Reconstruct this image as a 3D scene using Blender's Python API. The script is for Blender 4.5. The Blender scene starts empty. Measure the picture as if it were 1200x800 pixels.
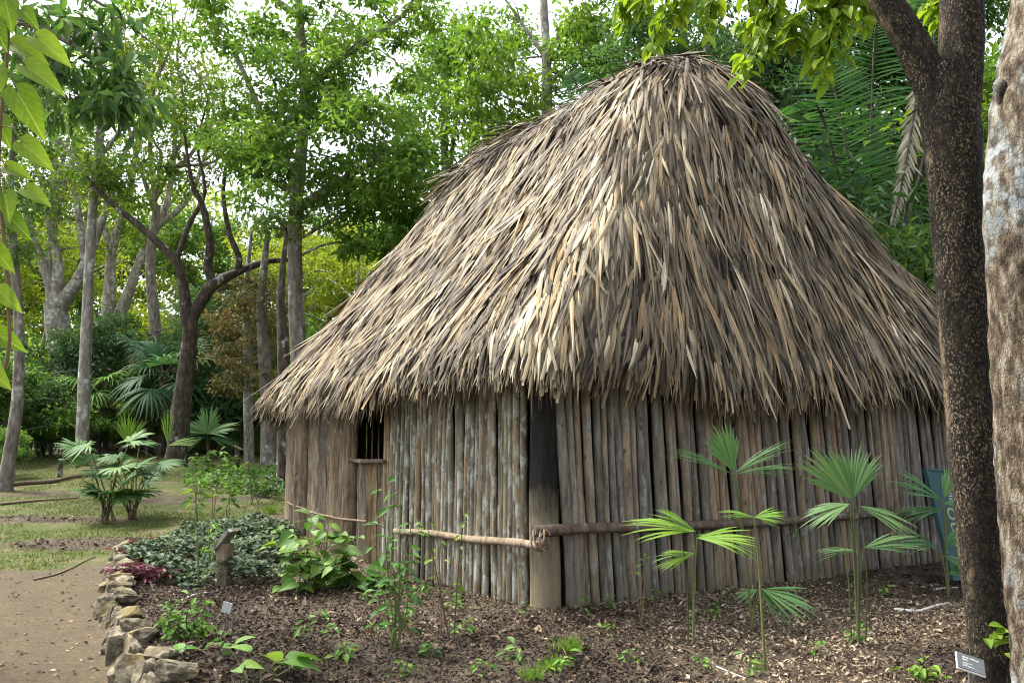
import bpy, math, random
import numpy as np
from mathutils import Vector, Matrix, noise as mnoise

R = math.radians
rng = np.random.default_rng(7)
random.seed(7)
scene = bpy.context.scene
COL = scene.collection

# ------------------------------------------------------------------ camera
F_PX, EYE, HORIZ = 1050.0, 1.35, 515.0
PITCH = math.atan((HORIZ - 400.0) / F_PX)
cam_d = bpy.data.cameras.new('camera')
cam = bpy.data.objects.new('camera', cam_d)
COL.objects.link(cam)
cam.location = (0, 0, EYE)
cam.rotation_euler = (R(90) + PITCH, 0, 0)
cam_d.sensor_width = 36.0
cam_d.lens = 36.0 * F_PX / 1200.0
cam_d.clip_start = 0.05
cam_d.clip_end = 1000
scene.camera = cam

# ------------------------------------------------------------------ world, sun, exposure
SUN_EL, SUN_AZ = R(58), R(-62)      # azimuth clockwise from +Y
w = bpy.data.worlds.new('World')
scene.world = w
w.use_nodes = True
nt = w.node_tree
nt.nodes.clear()
sky = nt.nodes.new('ShaderNodeTexSky')
sky.sky_type = 'NISHITA'
sky.sun_disc = False
sky.sun_elevation = SUN_EL
sky.sun_rotation = SUN_AZ
sky.air_density = 1.0
sky.dust_density = 4.0
sky.ozone_density = 1.0
hs = nt.nodes.new('ShaderNodeHueSaturation')
hs.inputs['Saturation'].default_value = 0.40
bg = nt.nodes.new('ShaderNodeBackground')
bg.inputs['Strength'].default_value = 0.15
wo = nt.nodes.new('ShaderNodeOutputWorld')
nt.links.new(sky.outputs[0], hs.inputs['Color'])
nt.links.new(hs.outputs[0], bg.inputs[0])
nt.links.new(bg.outputs[0], wo.inputs[0])

sun_d = bpy.data.lights.new('sun', 'SUN')
sun_d.energy = 2.2
sun_d.angle = R(13)
sun_d.color = (1.0, 0.965, 0.86)
sun = bpy.data.objects.new('sun', sun_d)
COL.objects.link(sun)
sdir = Vector((math.cos(SUN_EL) * math.sin(SUN_AZ), math.cos(SUN_EL) * math.cos(SUN_AZ), math.sin(SUN_EL)))
sun.rotation_euler = sdir.to_track_quat('Z', 'Y').to_euler()

scene.view_settings.view_transform = 'Standard'
scene.view_settings.look = 'None'
scene.view_settings.exposure = 1.95
scene.view_settings.gamma = 1.0
scene.render.engine = 'CYCLES'
cy = scene.cycles
cy.max_bounces = 6
cy.diffuse_bounces = 4
cy.glossy_bounces = 2
cy.transmission_bounces = 4
cy.use_denoising = True
cy.denoising_prefilter = 'ACCURATE'
cy.filter_width = 1.1
cy.caustics_reflective = False
cy.caustics_refractive = False

# ------------------------------------------------------------------ pixel -> place
CF = np.array([0, math.cos(PITCH), math.sin(PITCH)])
CU = np.array([0, -math.sin(PITCH), math.cos(PITCH)])
CR = np.array([1.0, 0, 0])
CAM = np.array([0, 0, EYE])


def ray(u, v):
    d = CF * F_PX + CR * (u - 600.0) + CU * (400.0 - v)
    return d / np.linalg.norm(d)


def at(u, v, Y):
    d = ray(u, v)
    return CAM + d * (Y / d[1])


def px(p):
    q = np.asarray(p) - CAM
    D = q @ CF
    return 600 + F_PX * (q @ CR) / D, 400 - F_PX * (q @ CU) / D


def sst(a, b, x):
    t = np.clip((x - a) / (b - a), 0, 1)
    return t * t * (3 - 2 * t)


# value noise for numpy
_perm = rng.random((256, 256))


def vnoise(x, y, s=1.0, o=0):
    x = np.asarray(x, float) / s + 37.3 + o * 11.7
    y = np.asarray(y, float) / s + 91.1 + o * 5.3
    xi = np.floor(x).astype(int); yi = np.floor(y).astype(int)
    fx = x - xi; fy = y - yi
    fx = fx * fx * (3 - 2 * fx); fy = fy * fy * (3 - 2 * fy)
    g = lambda a, b: _perm[a & 255, b & 255]
    return (g(xi, yi) * (1 - fx) + g(xi + 1, yi) * fx) * (1 - fy) + (g(xi, yi + 1) * (1 - fx) + g(xi + 1, yi + 1) * fx) * fy - 0.5


# ------------------------------------------------------------------ terrain
WALL_Y = np.array([0.0, 3.5, 4.97, 6.44, 8.1, 10.1, 13.0])
WALL_X = np.array([0.0, -1.15, -1.89, -2.76, -3.55, -4.4, -5.6])


def x_kerb(y):
    return np.interp(y, WALL_Y, WALL_X)


CORNER = np.array([0.236, 7.1])
dL = np.array([-0.543, 0.840]); dL /= np.linalg.norm(dL)
dR = np.array([0.840, 0.543]); dR /= np.linalg.norm(dR)
LEN_L, LEN_R = 5.96, 6.45


def masks(x, y):
    """path, grass, soil weights"""
    x = np.asarray(x, float); y = np.asarray(y, float)
    n = vnoise(x, y, 0.7) * 0.5 + vnoise(x, y, 0.25, 1) * 0.2
    edge = x - x_kerb(y)
    py = 9.05 + 0.35 * (x + 5) + n * 1.6
    path = (1 - sst(-0.03, 0.03, edge)) * (1 - sst(-0.25, 0.25, y - py))
    left = 1 - sst(-0.03, 0.03, edge)
    back = sst(0, 1.2, y - (10.6 + 0.15 * (x + 3) + n))
    lw = 1 - sst(-2.6, -1.6, x)
    grass = np.maximum(left * (1 - path), back * lw)
    grass = np.maximum(grass, sst(14.5, 16, y))
    for cx_, cy_, rx_, ry_ in ((-4.75, 10.9, 1.5, .5), (-2.6, 12.3, 1.1, .7), (-6.5, 12.6, 1.6, .3), (-7.5, 15.2, 2.2, .4), (-5.2, 14.6, 1.2, .35)):
        q = ((x - cx_) / rx_) ** 2 + ((y - cy_) / ry_) ** 2 + n * 2.6
        grass = grass * sst(.3, 1.3, q)
    return path, np.clip(grass, 0, 1), left


def H(x, y):
    x = np.asarray(x, float); y = np.asarray(y, float)
    hl = -0.27 + 0.075 * (y - 5.5)
    hl = np.where(y > 22, -0.27 + 0.075 * 16.5 + 0.02 * (y - 22), hl)
    hl = np.minimum(hl, 1.6)
    hl = np.maximum(hl, -0.42)
    wx = 1 - sst(-3.4, -1.3, x)
    hb = np.clip(0.06 * (y - 8.5), 0, 0.7) * wx + 0.045 * vnoise(x, y, 1.1, 3)
    # soil heaped along the hut walls
    q0 = x - CORNER[0]; q1 = y - CORNER[1]
    t = q0 * dL[0] + q1 * dL[1]; s = q0 * dR[0] + q1 * dR[1]
    dist = np.sqrt(np.maximum(-t, 0) ** 2 + np.maximum(-s, 0) ** 2)
    hb = hb + 0.05 * (1 - sst(0, 0.8, dist)) - 0.02
    # far behind: gentle rise everywhere
    hb = hb + 0.5 * sst(13, 24, y) * (1 - wx)
    e = x - x_kerb(y)
    wd = np.interp(y, [0, 8.0, 10.5, 14], [0.05, 0.12, 0.9, 2.0])
    m = sst(-1, 1, e / wd)
    z = hl * (1 - m) + hb * m
    z = z + 0.02 * vnoise(x, y, 0.45, 5) + 0.008 * vnoise(x, y, 0.12, 6)
    return z


def ground(u, v):
    d = ray(u, v)
    t = 2.0
    prev = t
    while t < 80:
        p = CAM + d * t
        if p[2] < H(p[0], p[1]):
            lo, hi = prev, t
            for _ in range(25):
                m = (lo + hi) / 2
                q = CAM + d * m
                if q[2] < H(q[0], q[1]):
                    hi = m
                else:
                    lo = m
            return CAM + d * hi
        prev = t
        t += 0.1
    return CAM + d * 40


def on_ground(x, y):
    return np.array([x, y, float(H(x, y))])


# ------------------------------------------------------------------ mesh builder
def unit(a):
    a = np.asarray(a, float)
    return a / np.maximum(np.linalg.norm(a, axis=-1, keepdims=True), 1e-9)


class MB:
    def __init__(self):
        self.v, self.f3, self.f4, self.a, self.n = [], [], [], [], 0

    def add(self, v, f, attr=None):
        v = np.asarray(v, float).reshape(-1, 3)
        f = np.asarray(f, int)
        (self.f3 if f.shape[1] == 3 else self.f4).append(f + self.n)
        self.v.append(v)
        self.a.append(np.zeros((len(v), 3)) if attr is None else np.asarray(attr, float).reshape(-1, 3))
        self.n += len(v)

    def build(self, name, mat, parent=None, smooth=True, loc=None):
        me = bpy.data.meshes.new(name)
        o = bpy.data.objects.new(name, me)
        COL.objects.link(o)
        if self.n:
            V = np.concatenate(self.v)
            if loc is not None:
                V = V - np.asarray(loc)
            f3 = np.concatenate(self.f3) if self.f3 else np.zeros((0, 3), int)
            f4 = np.concatenate(self.f4) if self.f4 else np.zeros((0, 4), int)
            loops = np.concatenate([f3.ravel(), f4.ravel()]).astype(np.int32)
            tot = np.concatenate([np.full(len(f3), 3), np.full(len(f4), 4)]).astype(np.int32)
            st = np.concatenate([[0], np.cumsum(tot)[:-1]]).astype(np.int32)
            me.vertices.add(len(V)); me.vertices.foreach_set('co', V.astype(np.float32).ravel())
            me.loops.add(len(loops)); me.loops.foreach_set('vertex_index', loops)
            me.polygons.add(len(tot)); me.polygons.foreach_set('loop_start', st)
            me.polygons.foreach_set('use_smooth', np.full(len(tot), smooth))
            at_ = me.attributes.new('luv', 'FLOAT_VECTOR', 'POINT')
            at_.data.foreach_set('vector', np.concatenate(self.a).astype(np.float32).ravel())
            me.update(calc_edges=True)
            me.validate()
        me.materials.append(mat)
        if loc is not None:
            o.location = loc
        if parent is not None:
            o.parent = parent
            if loc is None:
                o.location = (0, 0, 0)
                o.matrix_parent_inverse = Matrix.Translation(-Vector(parent.location))
            else:
                o.location = Vector(loc) - Vector(parent.location)
        return o


def tag(o, label=None, cat=None, group=None, kind=None):
    if label: o['label'] = label
    if cat: o['category'] = cat
    if group: o['group'] = group
    if kind: o['kind'] = kind
    return o


def thing(name, loc, label, cat, group=None):
    o = bpy.data.objects.new(name, None)
    COL.objects.link(o)
    o.location = [float(c) for c in loc]
    o.empty_display_size = 0.1
    return tag(o, label, cat, group)


def smooth_path(P, rad, n=4):
    """Catmull-Rom through the points"""
    P = np.asarray(P, float); rad = np.asarray(rad, float)
    if len(P) < 3:
        t = np.linspace(0, 1, n + 1)[:, None]
        return P[0] * (1 - t) + P[-1] * t, rad[0] * (1 - t[:, 0]) + rad[-1] * t[:, 0]
    Q = np.vstack([2 * P[0] - P[1], P, 2 * P[-1] - P[-2]])
    out, ro = [], []
    for i in range(len(P) - 1):
        p0, p1, p2, p3 = Q[i:i + 4]
        for k in range(n):
            t = k / n
            out.append(0.5 * ((2 * p1) + (-p0 + p2) * t + (2 * p0 - 5 * p1 + 4 * p2 - p3) * t * t + (-p0 + 3 * p1 - 3 * p2 + p3) * t ** 3))
            ro.append(rad[i] * (1 - t) + rad[i + 1] * t)
    out.append(P[-1]); ro.append(rad[-1])
    return np.array(out), np.array(ro)


def tube(mb, P, rad, sides=8, rough=0.0, cap=True, attr_r=None, seed=None):
    P = np.asarray(P, float)
    n = len(P)
    rad = np.broadcast_to(np.asarray(rad, float), (n,))
    T = np.gradient(P, axis=0); T = unit(T)
    ref = np.array([1.0, 0, 0]) if abs(T[0][0]) < 0.8 else np.array([0, 1.0, 0])
    A = unit(np.cross(T, ref)); B = np.cross(T, A)
    th = np.linspace(0, 2 * np.pi, sides, endpoint=False)
    rr = rad[:, None] * np.ones(sides)
    if rough:
        r_ = np.random.default_rng(seed if seed is not None else rng.integers(1e9))
        prof = r_.normal(0, rough * 0.7, sides)
        rr = rr * (1 + prof + r_.normal(0, rough * 0.6, (n, sides)))
    V = P[:, None, :] + rr[..., None] * (np.cos(th)[None, :, None] * A[:, None, :] + np.sin(th)[None, :, None] * B[:, None, :])
    idx = np.arange(n * sides).reshape(n, sides)
    f = np.stack([idx[:-1], np.roll(idx[:-1], -1, 1), np.roll(idx[1:], -1, 1), idx[1:]], -1).reshape(-1, 4)
    r1 = rng.random() if attr_r is None else attr_r
    L = np.concatenate([[0], np.cumsum(np.linalg.norm(np.diff(P, axis=0), axis=1))])
    at_ = np.stack([np.broadcast_to(th / 6.283, (n, sides)), np.broadcast_to(L[:, None], (n, sides)), np.full((n, sides), r1)], -1)
    mb.add(V, f, at_)
    if cap:
        for k, rev in ((0, True), (n - 1, False)):
            c = P[k]
            vv = np.vstack([V[k], c])
            ii = np.arange(sides)
            ff = np.stack([ii, np.roll(ii, -1), np.full(sides, sides)], -1)
            if rev: ff = ff[:, ::-1]
            mb.add(vv, ff, np.tile([0.5, 0, r1], (sides + 1, 1)))


def box(mb, c, ax, half, bev=0.0):
    """oriented box; ax rows are unit axes"""
    c = np.asarray(c, float); ax = np.asarray(ax, float)
    s = np.array([[x, y, z] for x in (-1, 1) for y in (-1, 1) for z in (-1, 1)], float)
    V = c + (s * np.asarray(half)) @ ax
    f = [[0, 1, 3, 2], [4, 6, 7, 5], [0, 4, 5, 1], [2, 3, 7, 6], [0, 2, 6, 4], [1, 5, 7, 3]]
    mb.add(V, f, np.zeros((8, 3)))


# leaf templates: (along, across, up); faces
T_LO = (np.array([[0, 0, 0], [.42, .5, .10], [1, 0, -.10], [.42, -.5, .10]]), np.array([[0, 2, 1], [0, 3, 2]]))


def _grid_leaf(profile, fold=0.22, droop=0.25, ripple=0.0):
    t = np.linspace(0, 1, len(profile))
    V, A = [], []
    for i, (ti, wi) in enumerate(zip(t, profile)):
        z = -droop * ti ** 2
        for k, s in enumerate((-1, -0.5, 0, 0.5, 1)):
            V.append([ti, s * wi * 0.5, z + abs(s) * wi * fold + ripple * math.sin(i * 2.1 + k) * wi])
    n = len(profile)
    F = []
    for i in range(n - 1):
        for k in range(4):
            a = i * 5 + k
            F.append([a, a + 5, a + 6, a + 1])
    return np.array(V), np.array(F)


T_OVAL = _grid_leaf([.03, .62, .95, 1.0, .82, .45, .03], 0.14, 0.22)
T_LANCE = _grid_leaf([.03, .8, 1.0, .85, .55, .02], 0.18, 0.25)


def _heart():
    t = [-.16, -.08, 0.0, .12, .3, .5, .7, .88, 1.0]
    wd = [.25, .78, .95, 1.0, .98, .80, .52, .22, .01]
    V = []
    for ti, wi in zip(t, wd):
        for s in (-1, -0.5, 0, 0.5, 1):
            tt = ti
            if ti < 0: tt = ti * abs(s) ** 0.8 if s else 0.0
            V.append([tt, s * wi * 0.5, -0.25 * max(ti, 0) ** 2 + abs(s) * wi * 0.10])
    F = []
    for i in range(len(t) - 1):
        for k in range(4):
            a = i * 5 + k
            F.append([a, a + 5, a + 6, a + 1])
    return np.array(V), np.array(F)


T_HEART = _heart()


def scatter(mb, tmpl, O, D, N, length, width, rnd=None):
    """many leaves: origin O, direction D, normal-ish N"""
    O = np.asarray(O, float).reshape(-1, 3); n = len(O)
    if n == 0: return
    D = unit(np.broadcast_to(D, (n, 3))); N = np.broadcast_to(N, (n, 3)).astype(float)
    S = unit(np.cross(N, D)); U = np.cross(D, S)
    length = np.broadcast_to(length, (n,)); width = np.broadcast_to(width, (n,))
    tv, tf = tmpl
    V = O[:, None, :] + (tv[None, :, 0] * length[:, None])[..., None] * D[:, None, :] \
        + (tv[None, :, 1] * width[:, None])[..., None] * S[:, None, :] \
        + (tv[None, :, 2] * length[:, None])[..., None] * U[:, None, :]
    m = len(tv)
    Fs = (tf[None] + (np.arange(n) * m)[:, None, None]).reshape(-1, tf.shape[1])
    if rnd is None: rnd = rng.random(n)
    A = np.stack([np.broadcast_to(tv[None, :, 1], (n, m)), np.broadcast_to(tv[None, :, 0], (n, m)), np.broadcast_to(np.asarray(rnd)[:, None], (n, m))], -1)
    mb.add(V, Fs, A)


def strips(mb, O, T, N, length, width, curl, blunt=None, fold=0.3, rnd=None, k=4):
    """long narrow folded palm-leaf strips with a bend"""
    O = np.asarray(O, float).reshape(-1, 3); n = len(O)
    T = unit(np.broadcast_to(T, (n, 3))); N = np.broadcast_to(N, (n, 3)).astype(float)
    S = unit(np.cross(N, T)); U = np.cross(T, S)
    length = np.broadcast_to(length, (n,)); width = np.broadcast_to(width, (n,)); curl = np.broadcast_to(curl, (n,))
    t = np.linspace(0, 1, k)
    wp = np.interp(t, [0, .15, .45, .75, 1], [.25, .8, 1, .66, .05])[None, :].repeat(n, 0)
    if blunt is not None:
        wp[blunt, -1] = 0.55
    s = np.array([-1.0, 0, 1.0])
    al = t[None, :] * length[:, None]
    up = curl[:, None] * t[None, :] ** 2 * length[:, None]
    tw = rng.normal(0, 0.32, n)[:, None] * t[None, :]
    V = O[:, None, None, :] + al[..., None, None] * T[:, None, None, :] + up[..., None, None] * U[:, None, None, :]
    ws = wp * width[:, None] * 0.5
    lat = ws[..., None] * s
    ver = fold * ws[..., None] * (1 - np.abs(s)) + tw[..., None] * lat
    V = V + lat[..., None] * S[:, None, None, :] + ver[..., None] * U[:, None, None, :]
    idx = np.arange(k * 3).reshape(k, 3)
    tf = np.stack([idx[:-1, :-1], idx[1:, :-1], idx[1:, 1:], idx[:-1, 1:]], -1).reshape(-1, 4)
    Fs = (tf[None] + (np.arange(n) * k * 3)[:, None, None]).reshape(-1, 4)
    if rnd is None: rnd = rng.random(n)
    A = np.stack([np.broadcast_to(s[None, None, :], (n, k, 3)), np.broadcast_to(al[..., None], (n, k, 3)), np.broadcast_to(np.asarray(rnd)[:, None, None], (n, k, 3))], -1)
    mb.add(V, Fs, A)


# ------------------------------------------------------------------ materials
class NM:
    def __init__(self, name):
        self.m = bpy.data.materials.new(name)
        self.m.use_nodes = True
        self.t = self.m.node_tree
        self.t.nodes.clear()
        self.out = self.t.nodes.new('ShaderNodeOutputMaterial')

    def n(self, typ, **kw):
        nd = self.t.nodes.new(typ)
        for k, v in kw.items():
            if isinstance(k, str) and hasattr(nd, k): setattr(nd, k, v)
        return nd

    def set(self, inp, v):
        if isinstance(v, bpy.types.NodeSocket): self.t.links.new(v, inp)
        else:
            if isinstance(v, tuple) and len(v) == 3 and inp.type == 'RGBA': v = (*v, 1)
            inp.default_value = v

    def attr(self, name='luv'):
        a = self.n('ShaderNodeAttribute'); a.attribute_name = name
        s = self.n('ShaderNodeSeparateXYZ'); self.set(s.inputs[0], a.outputs['Vector'])
        return a.outputs['Vector'], s.outputs[0], s.outputs[1], s.outputs[2]

    def noise(self, vec, scale, detail=4, rough=0.55, mul=None):
        if mul is not None:
            mp = self.n('ShaderNodeMapping'); self.set(mp.inputs[0], vec); mp.inputs['Scale'].default_value = mul; vec = mp.outputs[0]
        t = self.n('ShaderNodeTexNoise'); self.set(t.inputs['Vector'], vec)
        t.inputs['Scale'].default_value = scale; t.inputs['Detail'].default_value = detail; t.inputs['Roughness'].default_value = rough
        return t.outputs['Fac']

    def voro(self, vec, scale, feature='F1', mul=None):
        if mul is not None:
            mp = self.n('ShaderNodeMapping'); self.set(mp.inputs[0], vec); mp.inputs['Scale'].default_value = mul; vec = mp.outputs[0]
        t = self.n('ShaderNodeTexVoronoi'); t.feature = feature; self.set(t.inputs['Vector'], vec); t.inputs['Scale'].default_value = scale
        return t.outputs['Distance'], (t.outputs['Color'] if feature == 'F1' else None)

    def ramp(self, fac, stops, interp='LINEAR'):
        r = self.n('ShaderNodeValToRGB'); r.color_ramp.interpolation = interp
        el = r.color_ramp.elements
        while len(el) < len(stops): el.new(0.5)
        for e, (p, c) in zip(el, stops):
            e.position = p
            e.color = (*c, 1) if isinstance(c, tuple) else (c, c, c, 1)
        self.set(r.inputs[0], fac)
        return r.outputs[0]

    def mix(self, fac, a, b, mode='MIX'):
        m = self.n('ShaderNodeMix'); m.data_type = 'RGBA'; m.blend_type = mode
        self.set(m.inputs['Factor'], fac); self.set(m.inputs['A'], a) if False else None
        self.set(m.inputs[6], a); self.set(m.inputs[7], b)
        return m.outputs[2]

    def math(self, op, a, b=0.0):
        m = self.n('ShaderNodeMath'); m.operation = op
        self.set(m.inputs[0], a); self.set(m.inputs[1], b)
        return m.outputs[0]

    def bump(self, h, strength=0.5, dist=0.02):
        b = self.n('ShaderNodeBump'); b.inputs['Strength'].default_value = strength; b.inputs['Distance'].default_value = dist
        self.set(b.inputs['Height'], h)
        return b.outputs[0]

    def obj(self):
        return self.n('ShaderNodeTexCoord').outputs['Object']

    def orand(self):
        o = self.n('ShaderNodeObjectInfo')
        return o.outputs['Random'], o.outputs['Color']

    def pos(self):
        return self.n('ShaderNodeNewGeometry').outputs['Position']

    def surf(self, color, rough=0.8, normal=None, spec=0.3, trans=0.0, tcol=None):
        p = self.n('ShaderNodeBsdfPrincipled')
        self.set(p.inputs['Base Color'], color); self.set(p.inputs['Roughness'], rough)
        p.inputs['Specular IOR Level'].default_value = spec
        if normal is not None: self.set(p.inputs['Normal'], normal)
        s = p.outputs[0]
        if trans:
            tr = self.n('ShaderNodeBsdfTranslucent'); self.set(tr.inputs[0], tcol if tcol is not None else color)
            mx = self.n('ShaderNodeMixShader'); mx.inputs[0].default_value = trans
            self.t.links.new(s, mx.inputs[1]); self.t.links.new(tr.outputs[0], mx.inputs[2])
            s = mx.outputs[0]
        self.t.links.new(s, self.out.inputs[0])
        return self.m


def leaf_mat(name, stops, trans=0.4, rough=0.45, tboost=(1.25, 1.25, 0.7), vein=False, spec=0.35, tip=False):
    rough = max(rough, 0.55); spec = min(spec, 0.22)
    M = NM(name)
    v, x, y, r = M.attr()
    c = M.ramp(r, stops)
    _, oc = M.orand()
    c = M.mix(1.0, c, oc, 'MULTIPLY')
    if vein:
        ax = M.math('ABSOLUTE', x)
        mid = M.math('LESS_THAN', ax, 0.022)
        w_ = M.math('ADD', M.math('MULTIPLY', y, 34.0), M.math('MULTIPLY', ax, -30.0))
        sv = M.math('GREATER_THAN', M.math('SINE', w_), 0.93)
        k = M.math('MAXIMUM', M.math('MULTIPLY', mid, 0.5), M.math('MULTIPLY', sv, 0.2))
        c = M.mix(k, c, (0.30, 0.36, 0.12))
        nz = M.noise(v, 6.0, 3)
        c = M.mix(0.35, c, M.ramp(nz, [(0.3, 0.55), (0.7, 1.2)]), 'MULTIPLY')
    if tip:
        k = M.math('MULTIPLY', M.ramp(y, [(.84, 0.0), (.97, 1.0)]), M.ramp(M.noise(v, 3.0, 2), [(.4, 0.0), (.6, .9)]))
        c = M.mix(k, c, (.22, .17, .08))
    tc = M.mix(1.0, c, tboost, 'MULTIPLY')
    return M.surf(c, rough, None, spec, trans, tc)


def bark_mat(name, dark, mid, pale, pale_amt=0.5, scale=1.0, blot=(0.42, 0.45, 0.42), blot_amt=0.5, stretch=0.35, bump=0.6, dist=0.02):
    M = NM(name)
    p = M.obj()
    rnd, oc = M.orand()
    n1 = M.noise(p, 14 * scale, 6, 0.65, (1, 1, stretch))
    n2 = M.noise(p, 3.0 * scale, 4, 0.6, (1, 1, 0.6))
    n3 = M.noise(p, 60 * scale, 3, 0.7)
    c = M.ramp(n1, [(0.32, dark), (0.52, mid), (0.72, pale)])
    sp = M.ramp(n3, [(0.60, 0.0), (0.66, 1.0)])
    c = M.mix(M.math('MULTIPLY', sp, pale_amt), c, pale)
    b = M.ramp(n2, [(0.62 - 0.16 * blot_amt, 0.0), (0.66 - 0.12 * blot_amt, 1.0)])
    vd, _ = M.voro(p, 9 * scale)
    b2 = M.math('MULTIPLY', b, M.ramp(vd, [(0.35, 1.0), (0.6, 0.1)]))
    c = M.mix(M.math('MULTIPLY', b2, 0.85), c, blot)
    c = M.mix(1.0, c, oc, 'MULTIPLY')
    h = M.math('ADD', n1, M.math('MULTIPLY', n3, 0.35))
    return M.surf(c, 0.9, M.bump(h, bump, dist), 0.2)


G = {}
G['leaf_mid'] = leaf_mat('leaf_mid', [(0, (.035, .075, .02)), (.5, (.06, .12, .028)), (1, (.11, .17, .04))], 0.48)
G['leaf_dark'] = leaf_mat('leaf_dark', [(0, (.02, .05, .022)), (.6, (.04, .085, .032)), (1, (.075, .125, .045))], 0.30, 0.4)
G['leaf_lime'] = leaf_mat('leaf_lime', [(0, (.09, .14, .02)), (.5, (.16, .22, .03)), (1, (.26, .28, .045))], 0.5)
G['leaf_dry'] = leaf_mat('leaf_dry', [(0, (.06, .085, .03)), (.5, (.12, .11, .045)), (1, (.20, .155, .07))], 0.3)
G['leaf_big'] = leaf_mat('leaf_big', [(0, (.075, .15, .015)), (1, (.16, .25, .03))], 0.5, 0.35, (1.3, 1.25, .5), True)
G['leaf_plant'] = leaf_mat('leaf_plant', [(0, (.05, .12, .02)), (.6, (.10, .20, .035)), (1, (.18, .27, .05))], 0.35, 0.4, vein=True)
G['leaf_grey'] = leaf_mat('leaf_grey', [(0, (.035, .055, .03)), (.55, (.075, .11, .065)), (1, (.17, .21, .14))], 0.2, 0.65, spec=.15)
G['leaf_purple'] = leaf_mat('leaf_purple', [(0, (.05, .01, .022)), (.6, (.14, .02, .055)), (1, (.22, .06, .12))], 0.25, 0.4)
G['frond'] = leaf_mat('frond', [(0, (.04, .10, .035)), (.5, (.075, .16, .055)), (1, (.13, .22, .075))], 0.35, 0.35, tip=True)
G['frond_lime'] = leaf_mat('frond_lime', [(0, (.09, .20, .02)), (1, (.20, .33, .04))], 0.4, 0.35, tip=True)
G['frond_dead'] = leaf_mat('frond_dead', [(0, (.20, .18, .13)), (1, (.40, .37, .29))], 0.15, 0.7)
G['grass'] = leaf_mat('grass', [(0, (.045, .068, .016)), (.5, (.09, .115, .026)), (1, (.17, .18, .045))], 0.3, 0.6)
G['stem'] = leaf_mat('stem_green', [(0, (.07, .085, .03)), (1, (.11, .125, .04))], 0.0, 0.5)
G['stem_brown'] = leaf_mat('stem_brown', [(0, (.07, .05, .03)), (1, (.16, .12, .07))], 0.0, 0.7)
G['bark_pale'] = bark_mat('bark_pale', (.09, .08, .065), (.22, .20, .17), (.42, .40, .36), 0.5, 1.0, (.50, .51, .47), 0.7)
G['bark_grey'] = bark_mat('bark_grey', (.07, .06, .05), (.16, .14, .115), (.30, .27, .23), 0.4, 1.0, (.40, .41, .37), 0.3)
G['bark_dark'] = bark_mat('bark_dark', (.022, .018, .014), (.06, .047, .035), (.16, .135, .10), 0.6, 1.2, (.36, .36, .32), 0.15)


def bark_fork():
    M = NM('bark_flecked')
    p = M.obj()
    n1 = M.noise(p, 26, 6, 0.7, (1, 1, 0.6))
    n2 = M.noise(p, 5, 4, 0.6, (1, 1, .5))
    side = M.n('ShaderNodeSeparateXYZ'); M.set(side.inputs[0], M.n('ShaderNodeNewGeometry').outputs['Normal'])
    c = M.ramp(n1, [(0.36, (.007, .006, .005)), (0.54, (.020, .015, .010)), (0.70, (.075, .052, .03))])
    # tan with crusty flakes towards the left-facing side, near-black elsewhere
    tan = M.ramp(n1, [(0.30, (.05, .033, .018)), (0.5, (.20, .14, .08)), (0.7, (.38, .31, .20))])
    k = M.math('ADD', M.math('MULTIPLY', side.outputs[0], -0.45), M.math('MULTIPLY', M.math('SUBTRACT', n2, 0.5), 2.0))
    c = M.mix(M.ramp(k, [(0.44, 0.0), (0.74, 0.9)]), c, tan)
    n3 = M.noise(p, 105, 3, 0.65, (1, 1, 0.6))
    clus = M.ramp(M.noise(p, 7, 5, 0.7, (1, 1, .45)), [(0.40, 0.12), (0.60, 1.0)])
    c = M.mix(M.math('MULTIPLY', clus, M.ramp(n3, [(0.54, 0.0), (0.62, 0.85)])), c, (.29, .23, .145))
    fis, _ = M.voro(p, 34, 'DISTANCE_TO_EDGE', (1, 1, .28))
    c = M.mix(M.ramp(fis, [(0.0, 0.6), (0.07, 0.0)]), c, (.006, .005, .004))
    li = M.ramp(M.noise(p, 2.2, 3, 0.6), [(0.64, 0.0), (0.68, 1.0)])
    c = M.mix(M.math('MULTIPLY', li, M.ramp(n1, [(0.42, 0.0), (0.55, 0.9)])), c, (.42, .45, .42))
    return M.surf(c, 0.9, M.bump(M.math('ADD', n1, M.math('MULTIPLY', n3, .5)), 0.9, 0.02), 0.2)


def bark_lichen():
    M = NM('bark_lichened')
    p = M.obj()
    n1 = M.noise(p, 22, 6, 0.65, (1, 1, 0.4))
    vd, _ = M.voro(p, 75, 'DISTANCE_TO_EDGE', (1, 1, 0.4))
    c = M.ramp(n1, [(0.38, (.022, .016, .011)), (0.5, (.095, .07, .045)), (0.62, (.22, .195, .145))])
    pat = M.ramp(M.noise(p, 3.2, 5, 0.6, (1, 1, .55)), [(0.51, 0.0), (0.58, 1.0)])
    spots, _ = M.voro(p, 17)
    pat = M.math('MULTIPLY', pat, M.ramp(spots, [(0.42, 1.0), (0.62, 0.15)]))
    lc = M.ramp(M.noise(p, 8, 3), [(0.4, (.15, .17, .17)), (0.6, (.30, .325, .32))])
    c = M.mix(M.math('MULTIPLY', pat, 0.92), c, lc)
    crack = M.ramp(vd, [(0.0, 1.0), (0.09, 0.0)])
    c = M.mix(M.math('MULTIPLY', crack, 0.4), c, (.045, .03, .02))
    h = M.math('ADD', n1, M.math('MULTIPLY', M.ramp(vd, [(0.0, 0.0), (0.15, 1.0)]), .4))
    return M.surf(c, 0.9, M.bump(h, 0.6, 0.012), 0.2)


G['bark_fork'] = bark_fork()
G['bark_lichen'] = bark_lichen()


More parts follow.
